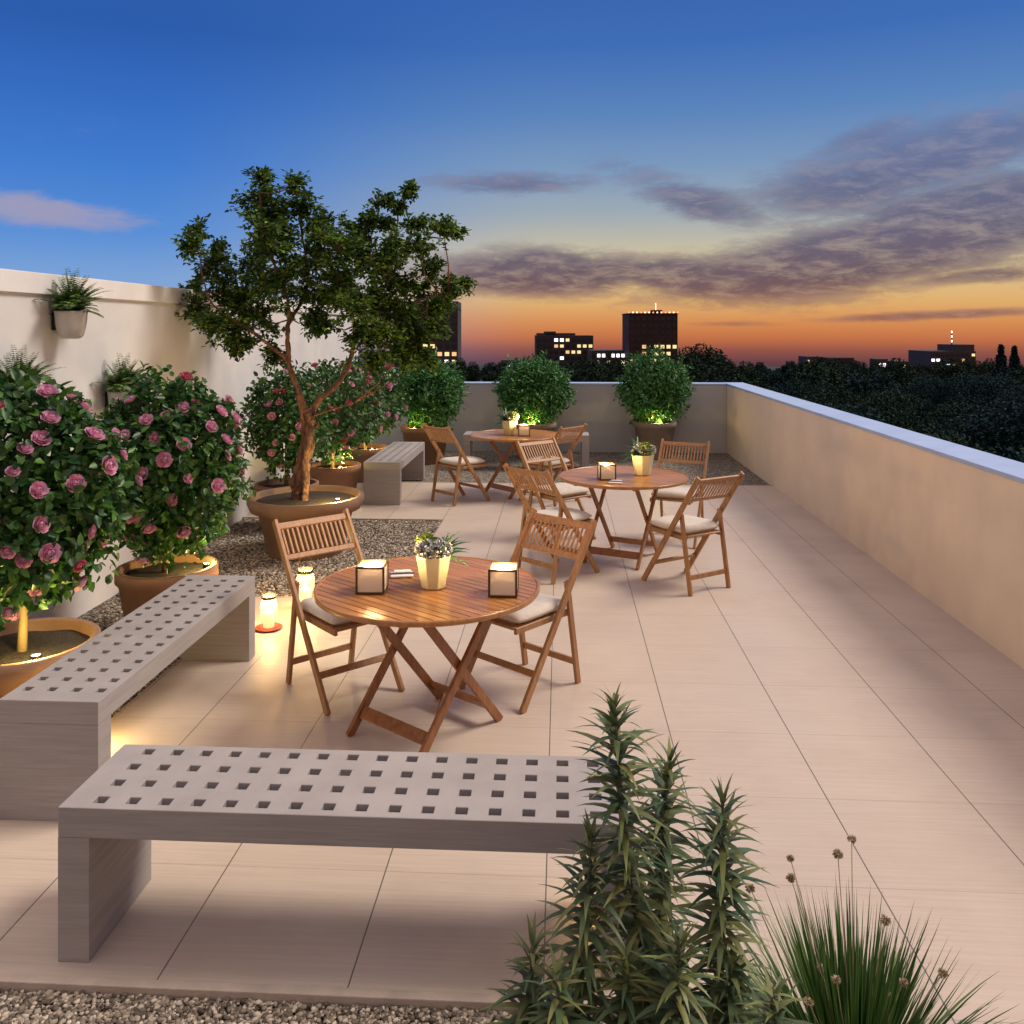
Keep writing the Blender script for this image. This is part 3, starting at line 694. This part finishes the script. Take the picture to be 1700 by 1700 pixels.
rose_tree('rose tree with red and pink blooms standing behind the tree pot, before the far bench', 553, 10.35, .33, .47, (.52, .52, .56), 1.12, 30, 4, .5, up=(.14, -.2, 8), nleaf=3600)
rose_tree('farthest rose tree, left of the yellow lit pot', 606, 11.9, .33, .47, (.52, .52, .54), 1.15, 26, 5, .4, nleaf=3400, up=(.14, -.2, 8))

def shrub(label, px, d, seed, up, pm='terra'):
    e = empty('potted_shrub', at(px, d, -.02), 0, label, 'shrub', 'round green shrubs in pots at the far wall')
    pot_parts(e, .37, .58, M[pm])
    mb = MB()
    for k_ in range(6): a = k_*1.05; mb.tube([(.03*math.cos(a), .03*math.sin(a), .5), (.12*math.cos(a), .12*math.sin(a), .75), (.34*math.cos(a+.3), .34*math.sin(a+.3), 1.15)], [.014, .011, .004], 6)
    mb.build('stem', M['stem'], e)
    r_ = np.random.default_rng(seed); parts = []
    (V, Fa), _ = crown((.54, .54, .5), 6500, .075, .032, seed, 1.12, .42); parts.append((V, Fa))
    n = 260; P = nrm(r_.normal(0, 1, (n, 3))); P[:, 2] = np.abs(P[:, 2])*.9-.15
    for q in range(9): 
        pos = P*(.40+q*.027*r_.uniform(.6, 1.35, (n, 1)))*np.array([1, 1, .95])+np.array([0, 0, 1.13]); parts.append(leaves(pos, P+r_.normal(0, .5, (n, 3)), P+np.array([0, 0, 1.])+r_.normal(0, .3, (n, 3)), .062, .026))
    fast_mesh('foliage', *merge(parts), M['sleaf'], e)
    uplight(e, up[0], up[1], .56, up[2]); k_ = {11: 1.04, 12: 1.0, 13: .94}[seed]; e.scale = (k_, k_, .98+.03*(seed == 13)); return e
shrub('green shrub in the yellow lit pot at the left of the far wall', 706, 13.6, 11, (-.12, -.28, 9))
shrub('green shrub in a pot at the middle of the far wall, behind the farthest table', 886, 14.1, 12, (-.02, -.29, 8), 'greypot')
shrub('green shrub in a pot at the right end of the far wall', 1087, 14.1, 13, (.02, -.29, 8), 'greypot')

# ------------------------------------------------------------------ the big tree
def big_tree():
    px0, d0 = 508, 8.05; base = at(px0, d0)
    e = empty('potted_tree', (base.x, base.y, -.02), 0, 'large branching green tree in the widest round pot beside the white wall', 'tree')
    R, h = .53, .54
    mb = MB(); mb.lathe([(0, .002), (.33, .002), (.345, .03), (.43, h-.14), (.50, h-.12), (.53, h-.05), (.53, h-.006), (.524, h), (.485, h), (.48, h-.02), (.40, h-.16), (0, h-.16)], 72); p = mb.build('pot', M['terradark'], e)
    mb = MB(); mb.lathe([(.472, h-.05), (.3, h-.04), (0, h-.035)], 48); mb.build('soil', M['soil'], p)
    def L(px, py, dd=0.0):
        w_ = at(px, d0+dd, zat(py, d0+dd)); return w_-e.location
    br = MB(); segs = []
    def limb(pts, r0, r1, n=12, sub=9):
        P = [L(*q) for q in pts]; out = []
        for i in range(len(P)-1):
            a, b_, c, d = P[max(i-1, 0)], P[i], P[i+1], P[min(i+2, len(P)-1)]
            for s in range(sub):
                t = s/sub; out.append(.5*((2*b_)+(c-a)*t+(2*a-5*b_+4*c-d)*t*t+(3*b_-a-3*c+d)*t**3))
        out.append(P[-1]); m = len(out)
        out = [q+Vector((random.uniform(-1, 1), random.uniform(-1, 1), 0))*.006 for q in out]
        rs = [(r0+(r1-r0)*i/(m-1))*(1+.10*math.sin(i*.9)+random.uniform(-.13, .13)) for i in range(m)]
        br.tube(out, rs, n); segs.extend(out); return out
    limb([(494, 838), (500, 800), (512, 750), (514, 700), (510, 680)], .050, .038, 14, 7)
    limb([(504, 838, -.06), (508, 800, -.05), (507, 760, -.05), (516, 720, -.03), (518, 690)], .036, .024, 10)
    limb([(490, 838, .03), (489, 800, .05), (498, 765, .04), (505, 725, .03), (502, 690, .02), (494, 655)], .038, .022, 10)
    limb([(511, 690), (496, 650), (482, 610, -.05), (477, 560, -.1), (480, 520, -.1), (470, 470, -.15), (440, 400, -.2), (430, 320, -.25)], .031, .008, 10)
    limb([(513, 700), (530, 665, .05), (565, 632, .1), (583, 590, .1), (590, 560, .1), (612, 525, .15), (640, 470, .2), (655, 420, .2), (662, 345, .25)], .032, .008, 10)
    limb([(590, 560, .1), (585, 520, 0), (575, 460, -.1), (560, 400, -.1)], .020, .007, 8)
    limb([(598, 548, .1), (640, 530, 0), (690, 500, -.1), (745, 485, -.15)], .018, .005, 8)
    limb([(640, 470, .2), (680, 420, .25), (730, 378, .3)], .014, .005, 8)
    limb([(480, 600, -.05), (450, 575, -.2), (410, 545, -.3), (350, 500, -.35), (330, 420, -.4)], .020, .006, 8)
    limb([(478, 540, -.1), (510, 470, .2), (500, 380, .25), (490, 310, .2)], .018, .006, 8)
    limb([(520, 690, 0), (550, 680, -.2), (590, 668, -.3)], .012, .005, 8)
    clumps = [(432, 300, 26), (425, 335, 40), (440, 375, 42), (490, 308, 20), (500, 345, 34), (530, 375, 34), (326, 385, 22), (318, 410, 24), (350, 440, 38), (322, 485, 30), (330, 520, 34), (375, 480, 46),
              (375, 550, 44), (420, 440, 48), (425, 530, 52), (470, 410, 48), (470, 470, 52), (520, 430, 48), (520, 490, 46), (560, 410, 42), (565, 465, 44), (590, 385, 32), (615, 362, 20), (635, 335, 18),
              (678, 316, 13), (662, 345, 10), (610, 430, 44), (650, 410, 30), (690, 375, 28), (735, 378, 24), (755, 385, 14), (700, 410, 30), (660, 470, 38), (620, 500, 44), (700, 480, 32), (745, 482, 26), (772, 472, 14),
              (665, 520, 40), (712, 515, 26), (640, 560, 38), (590, 520, 34), (455, 590, 26), (690, 565, 26), (560, 500, 34), (620, 600, 24), (400, 510, 44), (540, 540, 22), (365, 410, 10), (455, 345, 30), (715, 445, 22), (640, 375, 16), (700, 600, 26), (660, 590, 32), (600, 560, 34), (625, 520, 40), (680, 545, 34), (560, 470, 40), (520, 530, 26), (735, 505, 26), (640, 440, 34), (585, 420, 36), (540, 400, 34), (725, 545, 20), (440, 480, 48), (400, 570, 30), (350, 540, 26), (460, 370, 36)]
    PP = []; DD = []
    for (x, y, r) in clumps:
        R_ = r/F*d0; dd = random.gauss(0, .28) if r > 20 else random.gauss(.05, .15); c = L(x, y, dd)
        near = min(segs, key=lambda q: (q-c).length+max(0, q.z-c.z)*.6)
        mid = near.lerp(c, .5)+Vector((random.uniform(-.05, .05), random.uniform(-.05, .05), -.04))
        if (near-c).length > .05: br.tube([near, mid, c], [.009, .006, .004], 6)
        nt_ = int(12+R_*70)
        for _ in range(nt_):
            v = Vector((random.gauss(0, 1), random.gauss(0, 1), random.gauss(.15, .85))).normalized(); ln_ = R_*random.uniform(.55, 1.12)
            tip = c+v*ln_; br.tube([c, c.lerp(tip, .5)+Vector((0, 0, .01)), tip], [.0035, .0025, .0012], 4, False)
            m = int(11+ln_*74)
            for i in range(m):
                t = random.uniform(.25, 1.05); q = c.lerp(tip, t)+Vector((random.gauss(0, .022), random.gauss(0, .022), random.gauss(0, .018)))
                PP.append(q); DD.append((v*.5+Vector((random.gauss(0, .7), random.gauss(0, .7), random.gauss(0, .35)))).normalized())
    br.build('trunk', M['bark'], e)
    P = np.array([tuple(p) for p in PP]); D = np.array([tuple(p) for p in DD]); n = len(P)
    V, Fa = leaves(P, D, np.array([[0, 0, 1.]])+rng.normal(0, .45, (n, 3)), rng.uniform(.036, .058, n), rng.uniform(.022, .032, n))
    fast_mesh('foliage', V, Fa, M['tleaf'], e); print('tree leaves', n)
    uplight(e, .36, -.24, h-.01, 24, (1, .72, .25))
big_tree()

# ------------------------------------------------------------------ wall pots with ferns
def make_wallpot():
    e = empty('wall_planter', (0,0,0), 0, 'x', 'wall planter', 'white planters hung on the tall wall')
    mb = MB(); mb.lathe([(0, -.19), (.055, -.188), (.078, -.17), (.096, -.10), (.103, -.02), (.106, .0), (.098, .0), (.094, -.02), (0, -.03)], 40); mb.build('pot', M['whitepot'], e)
    mb = MB(); mb.box(-.126, -.10, -.02, .02, -.13, .0); mb.tube([(-.11, -.02, -.03), (-.09, -.11, -.02)], .003, 6); mb.build('bracket', M['black'], e)
    r_ = np.random.default_rng(5); parts = []
    for k_ in range(80):
        a = r_.uniform(0, 6.28); el_ = r_.uniform(.55, 1.5); d = np.array([math.cos(a)*math.cos(el_)+.12, math.sin(a)*math.cos(el_), math.sin(el_)]); ln_ = r_.uniform(.16, .33)
        pos = np.array([0, 0, -.02]); m = 22; pts = []; dirs = []
        for i in range(m):
            d = d+np.array([0, 0, -.055]); d /= np.linalg.norm(d); pos = pos+d*ln_/m; pts.append(pos.copy()); dirs.append(d.copy())
        pts = np.array(pts); dirs = np.array(dirs); side = nrm(np.cross(dirs, [0, 0, 1.])); w = (.042*np.sin(np.linspace(.35, 3.0, m)))+.006
        for s in (-1, 1): parts.append(leaves(pts, side*s+dirs*.45, np.tile([0, 0, 1.], (m, 1))+r_.normal(0, .2, (m, 3)), w, .011))
    V, Fa = merge(parts); V[:, 0] = np.maximum(V[:, 0], -.118); fast_mesh('fern', V, Fa, M['fern'], e); return e
wp = make_wallpot()
def wallpot(o, px, z, label):
    k_ = -(px-850)/F; d = (-XL-.127)/(k_*CS+SN); p = at(px, d, z); o.location = p; o['label'] = label
wallpot(wp, 118, 2.18, 'white planter with a fern near the top of the wall')
wallpot(copy_tree(wp), 203, 1.585, 'fern in a planter on the wall just behind the second rose tree')
wallpot(copy_tree(wp), 30, 1.67, 'fern in a planter on the wall above the nearest rose tree')

# ------------------------------------------------------------------ foreground spiky plants
def spiky(pts, d, label, seed, L0=.135, base_py=None):
    """pts: (px,py) from top downwards"""
    r_ = np.random.default_rng(seed); top = at(pts[0][0], d, zat(pts[0][1], d))
    P = [at(x, d, zat(y, d)) for x, y in pts]; last = P[-1]; P.append(Vector((last.x+(last.x-P[-2].x)*.4, last.y, -.03))); P = P[::-1]
    e = empty('spiky_plant', (P[0].x, P[0].y, -.03), 0, label, 'plant', 'upright spiky leaved plants in the front gravel bed')
    P = [p-e.location for p in P]
    tot = sum((P[i+1]-P[i]).length for i in range(len(P)-1)); N = max(14, int(tot/.0125)); path = []
    for i in range(len(P)-1):
        m = max(2, int((P[i+1]-P[i]).length/tot*N))
        for s in range(m): path.append(P[i].lerp(P[i+1], s/m))
    path.append(P[-1]); n = len(path)
    mb = MB(); mb.tube(path, [.0085*(1-.6*i/n) for i in range(n)], 8); mb.build('stem', M['spikystem'], e)
    B = []; D = []; Ls = []; Dr = []; a = 0
    for i in range(int(n*.12), n):
        t = i/(n-1)
        for q in range(4):
            a += 2.39996+r_.normal(0, .12); el_ = .30+.50*t**4+r_.normal(0, .17)+(.30 if t > .975 else 0)
            B.append(path[i]+Vector((0, 0, r_.uniform(-.006, .006)))); D.append((math.cos(a)*math.cos(el_), math.sin(a)*math.cos(el_), math.sin(el_)))
            k_ = min(1, .52+(1-t)*tot/.28); Ls.append(L0*k_*r_.uniform(.78, 1.18)); Dr.append(r_.uniform(.5, 1.35)*(1.15-.35*t))
    B = np.array([tuple(v) for v in B]); D = np.array(D); Ls = np.array(Ls)
    V, Fa = strips(B, D, Ls, Ls*.125+.0045, Dr, 5); fast_mesh('leaves', V, Fa, M['spiky'], e)
sp = [([(1020, 1168), (1028, 1280), (1042, 1440), (1068, 1600)], 2.30, 'tallest spiky leaved stem in front of the bench end'),
      ([(1113, 1262), (1100, 1360), (1096, 1520)], 2.42, 'spiky leaved stem just right of the tallest one'),
      ([(1200, 1325), (1200, 1450), (1198, 1640)], 2.26, 'spiky leaved stem standing alone beside the grass clump'),
      ([(982, 1392), (975, 1500), (962, 1660)], 2.26, 'spiky leaved stem overlapping the bench underside at left of the tallest'),
      ([(884, 1572), (880, 1680)], 2.25, 'lowest spiky leaved plant at the left end of the row'),
      ([(1128, 1562), (1124, 1690)], 2.12, 'short spiky leaved stem in front, between the two taller ones'),
      ([(1286, 1650), (1290, 1760)], 2.10, 'small spiky leaved tip at the foot of the grass clump'),
      ([(1040, 1590), (1040, 1720)], 2.18, 'short spiky leaved stem below the tallest one'),
      ([(925, 1620), (930, 1720)], 2.14, 'short spiky leaved stem at the bottom edge over the gravel'),
      ([(1215, 1600), (1212, 1720)], 2.2, 'short bushy spiky stem below the one beside the grass')]
for i, (p_, d_, lb) in enumerate(sp): spiky(p_, d_, lb, 40+i)
def spot(loc, power, label):  # unseen lamps added under the benches to make warm pools on the floor
    e = empty('added_spotlight', loc, 0, label, 'added light')
    uplight(e, 0, 0, .03, power, (1, .66, .22), .09)
spot((-2.27, 4.12, -.018), 9, 'small added spotlight under the near end of the left bench')
spot(tuple(at(1002, 3.05, .0)), 3.5, 'small added spotlight under the front bench beside its right leg, behind the spiky plants')
# grass clump
def grass():
    c = at(1418, 2.26, -.03); e = empty('grass_clump', c, 0, 'clump of long thin green grass blades at the bottom right', 'grass clump')
    n = 1200; a = rng.uniform(0, 6.28, n); lean = np.abs(rng.normal(0, .72, n))+.04
    D = np.stack([np.cos(a)*np.sin(lean), np.sin(a)*np.sin(lean), np.cos(lean)], 1); P = np.stack([np.cos(a)*.05*rng.random(n)+.0, np.sin(a)*.05*rng.random(n), np.zeros(n)], 1)
    V, Fa = strips(P, D, rng.uniform(.34, .56, n), np.full(n, .013), rng.uniform(.15, .75, n)*(.4+lean), 7); fast_mesh('blades', V, Fa, M['grass'], e)
    for (px, py) in [(1312, 1425), (1313, 1457), (1391, 1418), (1414, 1393), (1470, 1528), (1363, 1607), (1388, 1626), (1565, 1616), (1480, 1655), (1342, 1664), (1245, 1475), (1500, 1630)]:
        d = 2.26+random.uniform(-.12, .08); tip = at(px, d, zat(py, d))-c
        mb = MB(); mb.tube([(0, 0, .0), (tip.x*.45, tip.y*.5, tip.z*.55), tip], [.002, .0015, .0011], 5); st = mb.build('flower_stalk', M['seed'], e)
        m = 90; q = nrm(rng.normal(0, 1, (m, 3))); s = random.uniform(.008, .012)
        V, Fa = leaves(q*s*.3*np.array([1, 1, .6])+np.array(tip), q*np.array([1, 1, .6]), rng.normal(0, 1, (m, 3)), s, .004); fast_mesh('seed_head', V, Fa, M['seed'], st)
grass()

# ------------------------------------------------------------------ town beyond: buildings
WINM = {}
def winmesh(w_, h_, m):
    k_ = (w_, h_, m.name)
    if k_ not in WINM:
        mb = MB(); mb.box(-w_/2, w_/2, -.12, .0, -h_/2, h_/2); me = bpy.data.meshes.new('window'); me.from_pydata(mb.v, [], mb.f); me.materials.append(m); WINM[k_] = me
    return WINM[k_]
def building(label, px0, px1, py, d, dep, m, cols, rows, lit, name='office_building', cat='building', fh=None, litm=None, extra=None):
    p0 = (px0-850)/F*d; p1 = (px1-850)/F*d; wd = p1-p0; zt = zat(py, d); zb = tz(math.hypot(*cw((p0+p1)/2, d).xy))
    c = cw((p0+p1)/2, d, zb); e = empty(name, c, YAW, label, cat)
    hh = zt-zb; mb = MB(); mb.box(-wd/2, wd/2, 0, dep, -1, hh); mb.build('wall', m, e)
    fh = fh or 12/F*d; ww = wd/cols*.62; wh = fh*.5
    for r in range(rows):
        for q in range(cols):
            st = lit.get((q, r)) if isinstance(lit, dict) else None
            mm = M[st] if st else M['dwin']
            o = bpy.data.objects.new('window', winmesh(round(ww, 3), round(wh, 3), mm)); COL.objects.link(o); o.parent = e
            o.location = (-wd/2+(q+.5)*wd/cols, -.03, hh-fh*(r+.75))
    return e, wd, hh
e, wd, hh = building('dark tower with lit lower windows behind the tree crown', 652, 760, 500, 260, 18, M['bld'], 9, 9,
    {(4, 5): 'lwin', (5, 5): 'lwin', (6, 6): 'lwino', (7, 6): 'lwin', (7, 7): 'lwinw', (8, 7): 'lwin', (6, 7): 'lwino', (3, 6): 'lwin', (8, 6): 'lwino', (1, 7): 'lwin'}, 'office_tower', 'tower', fh=13/F*260)
e, wd, hh = building('wide dark office block with scattered lit windows, behind the middle shrub', 890, 985, 557, 300, 20, M['bld'], 10, 5,
    {(3, 0): 'lwinw', (4, 0): 'lwinw', (5, 0): 'lwin', (3, 1): 'lwino', (4, 1): 'lwin', (6, 2): 'lwin', (7, 1): 'lwin', (8, 1): 'lwin', (9, 1): 'lwin', (7, 2): 'lwin', (5, 2): 'lwino', (4, 3): 'lwinw', (9, 2): 'lwino'}, fh=10/F*300)
mb = MB(); mb.box(-wd/2+.5, wd/2-6, 3, 16, hh, hh+.8); mb.box(-wd/2+3, -wd/2+7, 3, 10, hh, hh+1.4); mb.build('roof', M['bld'], e)
e, wd, hh = building('low block with very bright white windows between two dark towers', 982, 1046, 582, 280, 14, M['bld'], 8, 2,
    {(1, 0): 'lwinw', (2, 0): 'lwinw', (4, 0): 'lwinw', (5, 0): 'lwinw', (6, 0): 'lwinw', (3, 1): 'lwin', (6, 1): 'lwin', (1, 1): 'lwino'}, fh=11/F*280)
lt = {(2, 4): 'lwino', (2, 5): 'lwino', (2, 6): 'lwino'}
for q in (4, 5, 6): lt[(q+1, 4)] = 'lwin'; lt[(q, 5)] = 'lwin'
lt[(4, 4)] = 'lwin'; lt[(4, 6)] = 'lwin'; lt[(5, 6)] = 'lwin'; lt[(0, 6)] = 'lwin'
e, wd, hh = building('dark square tower outlined with red roof lights', 1044, 1125, 521, 270, 16, M['bldred'], 8, 7, lt, 'office_tower', 'tower', fh=11.5/F*270)
mb = MB(); mb.box(-wd/2-.2, wd/2+.2, -.25, 16, hh, hh+.25); mb.box(.5, 3.5, 4, 9, hh+.25, hh+1.3); mb.build('roof', M['bldred'], e)
mb = MB(); mb.tube([(1.6, 5, hh+1.3), (1.6, 5, hh+3.4)], .1, 6); mb.build('antenna', M['pinklamp'], e)
for i in range(13):
    mb = MB(); x = -wd/2+i*wd/12; mb.box(x-.16, x+.16, -.2, .12, hh+.25, hh+.62); mb.build('roof_lamp', M['redlamp'] if i % 3 == 0 else M['pinklamp'], e)
e, wd, hh = building('dark block with a striped mast at the far right', 1545, 1620, 583, 320, 18, M['bld'], 9, 4,
    {(0, 1): 'lwinw', (1, 1): 'lwinw', (2, 2): 'lwin', (3, 2): 'lwinw', (4, 2): 'lwino', (8, 0): 'lwin', (5, 3): 'lwin', (6, 1): 'lwino'}, fh=8.5/F*320)
mb = MB(); mb.box(-wd/2+9.3, wd/2, 1, 14, hh, hh+2.4); mb.build('penthouse', M['bld'], e)
for i in range(6):
    mb = MB(); mb.tube([(1.5, 4, hh+2.4+i*.85), (1.5, 4, hh+3.24+i*.85)], .22, 8); mb.build('mast_section', M['pinklamp'] if i % 2 else M['bldred'], e)
building('long low dark block among the treetops at right', 1376, 1418, 594, 300, 14, M['bldred'], 7, 2, {}, fh=10/F*300)
e, wd, hh = building('small kiosk like tower with a bright white vertical light', 1456, 1474, 596, 240, 5, M['bld'], 1, 1, {(0, 0): 'lwinw'}, 'lit_tower', 'tower', fh=14/F*240)
mb = MB(); mb.box(-.35, .35, -.3, 0, hh-4.4, hh-1.8); mb.build('light_strip', M['lwin'], e)
building('tiny building with one white lit window left of the office block', 832, 868, 598, 250, 8, M['bld'], 4, 1, {(1, 0): 'lwinw', (3, 0): 'lwin'}, fh=12/F*250)
building('low building with a glowing yellow front behind the big tree', 640, 680, 612, 220, 8, M['bld'], 3, 1, {(1, 0): 'lwinw', (0, 0): 'lwin', (2, 0): 'lwin'}, fh=16/F*220)
building('small dark roof with a pale light at its left among trees', 1340, 1356, 592, 260, 8, M['bld'], 3, 1, {(0, 0): 'lwino'}, fh=10/F*260)
building('small low house with one dim window near the far right block', 1488, 1512, 600, 260, 8, M['bld'], 3, 1, {(1, 0): 'lwin'}, fh=10/F*260)

# ------------------------------------------------------------------ trees beyond the wall
def far_tree(seed, n, hgt, cr, mname, conifer=False, ls=1.0):
    r_ = np.random.default_rng(seed); e = empty('distant_tree', (0,0,0), 0, 'x', 'tree'); pts = []
    if conifer:
        t = r_.random(n)**.7; a = r_.uniform(0, 6.28, n); R = cr*(1-t)*(.5+.5*r_.random(n))*(1+.2*np.sin(t*40))
        P = np.stack([R*np.cos(a), R*np.sin(a), hgt*(.2+.8*t)], 1)
    else:
        C = []; 
        for _ in range(26):
            v = r_.normal(0, 1, 3); v /= np.linalg.norm(v); C.append((v*np.array([cr*.72, cr*.72, hgt*.24])*r_.uniform(.5, 1)+np.array([0, 0, hgt*.66]), r_.uniform(.2, .42)*cr))
        k_ = r_.integers(0, len(C), n); cc = np.array([c[0] for c in C])[k_]; rr = np.array([c[1] for c in C])[k_]
        P = cc+nrm(r_.normal(0, 1, (n, 3)))*(rr*r_.uniform(.6, 1.1, n))[:, None]
    V, Fa = leaves(P, r_.normal(0, 1, (n, 3)), r_.normal(0, 1, (n, 3))+np.array([0, 0, 1]), r_.uniform(.28, .55, n)*ls, r_.uniform(.2, .34, n)*ls)
    fast_mesh('crown', V, Fa, M[mname], e)
    mb = MB(); mb.tube([(0, 0, -.5), (.1, 0, hgt*.3), (0, .1, hgt*.75)], [.35, .26, .08], 8)
    for k2 in range(5): a = k2*1.3; mb.tube([(0, 0, hgt*.35), (cr*.5*math.cos(a), cr*.5*math.sin(a), hgt*.65)], [.14, .05], 6)
    mb.build('trunk', M['ftrunk'], e); return e
vt = [far_tree(1, 9000, 13.5, 4.4, 'ftree'), far_tree(2, 9000, 12.8, 5.0, 'ftreeb'), far_tree(3, 8000, 12.2, 3.8, 'ftree'), far_tree(4, 5000, 15.5, 2.8, 'ftreeb', True), far_tree(5, 60000, 13.5, 4.4, 'ftree', ls=.36), far_tree(6, 60000, 12.8, 5.0, 'ftreeb', ls=.36)]
KIND = ['broad dark', 'wide blue green', 'small dark', 'pointed dark', 'near broad', 'near blue green']
used = [False]*6; rt = random.Random(5)
def put_tree(k_, px, d, s):
    o = vt[k_] if not used[k_] else copy_tree(vt[k_]); used[k_] = True
    p = at(px, d); p.z = tz(p.xy.length)-.2; o.location = p; o.rotation_euler = (0, 0, rt.uniform(0, 6.28)); o.scale = (s*rt.uniform(.95, 1.15), s*rt.uniform(.95, 1.15), s)
    if k_ == 3: w_, gr = 'conifer silhouette standing above the treetops at the far right', 'pointed conifers at the far right'
    elif d < 80: w_, gr = ('%s tree crown just over the coping, %s' % (KIND[k_], 'at the right edge of the photo' if px > 1600 else 'toward the far corner' if px < 1400 else 'along the middle of the right parapet')), 'near trees beyond the right parapet'
    elif px < 840: w_, gr = '%s tree top seen between the tower and the office block' % KIND[k_], 'distant trees behind the far wall'
    elif px < 1040: w_, gr = '%s tree top below the wide office block' % KIND[k_], 'distant trees behind the far wall'
    elif px < 1230: w_, gr = '%s tree top behind the right end of the far wall' % KIND[k_], 'distant trees behind the far wall'
    elif px < 1380: w_, gr = '%s tree in the skyline left of the long low block' % KIND[k_], 'distant trees on the right skyline'
    elif px < 1540: w_, gr = '%s tree in the skyline between the low block and the masted block' % KIND[k_], 'distant trees on the right skyline'
    else: w_, gr = '%s tree in the skyline below or right of the masted block' % KIND[k_], 'distant trees on the right skyline'
    o['label'] = w_; o['group'] = gr
for d, x0, x1, n, s in ((26, 1500, 1950, 4, 1.08), (34, 1400, 1900, 6, 1.08), (44, 1300, 1880, 8, 1.07), (58, 1220, 1850, 11, 1.05), (76, 1160, 1820, 13, 1.03), (100, 1110, 1800, 16, 1.0), (130, 750, 1800, 24, .93), (170, 740, 1800, 30, .85), (225, 740, 1780, 36, .76)):
    for i in range(n):
        px = x0+(x1-x0)*(i+.5+rt.uniform(-.35, .35))/n
        if d in (130, 170, 225) and 755 < px < 830 and d < 225: continue
        put_tree(rt.choice((0, 0, 1, 2, 2)) if d > 80 else rt.choice((4, 5)), px, d, s*rt.uniform(.94, 1.12))
for px, d, s in ((1140, 172, 1.08), (1165, 176, 1.12), (1190, 170, 1.06)): put_tree(0, px, d, s)
for px, d, s in ((1662, 150, 1.0), (1684, 155, .98), (1712, 145, 1.02)): put_tree(3, px, d, s)
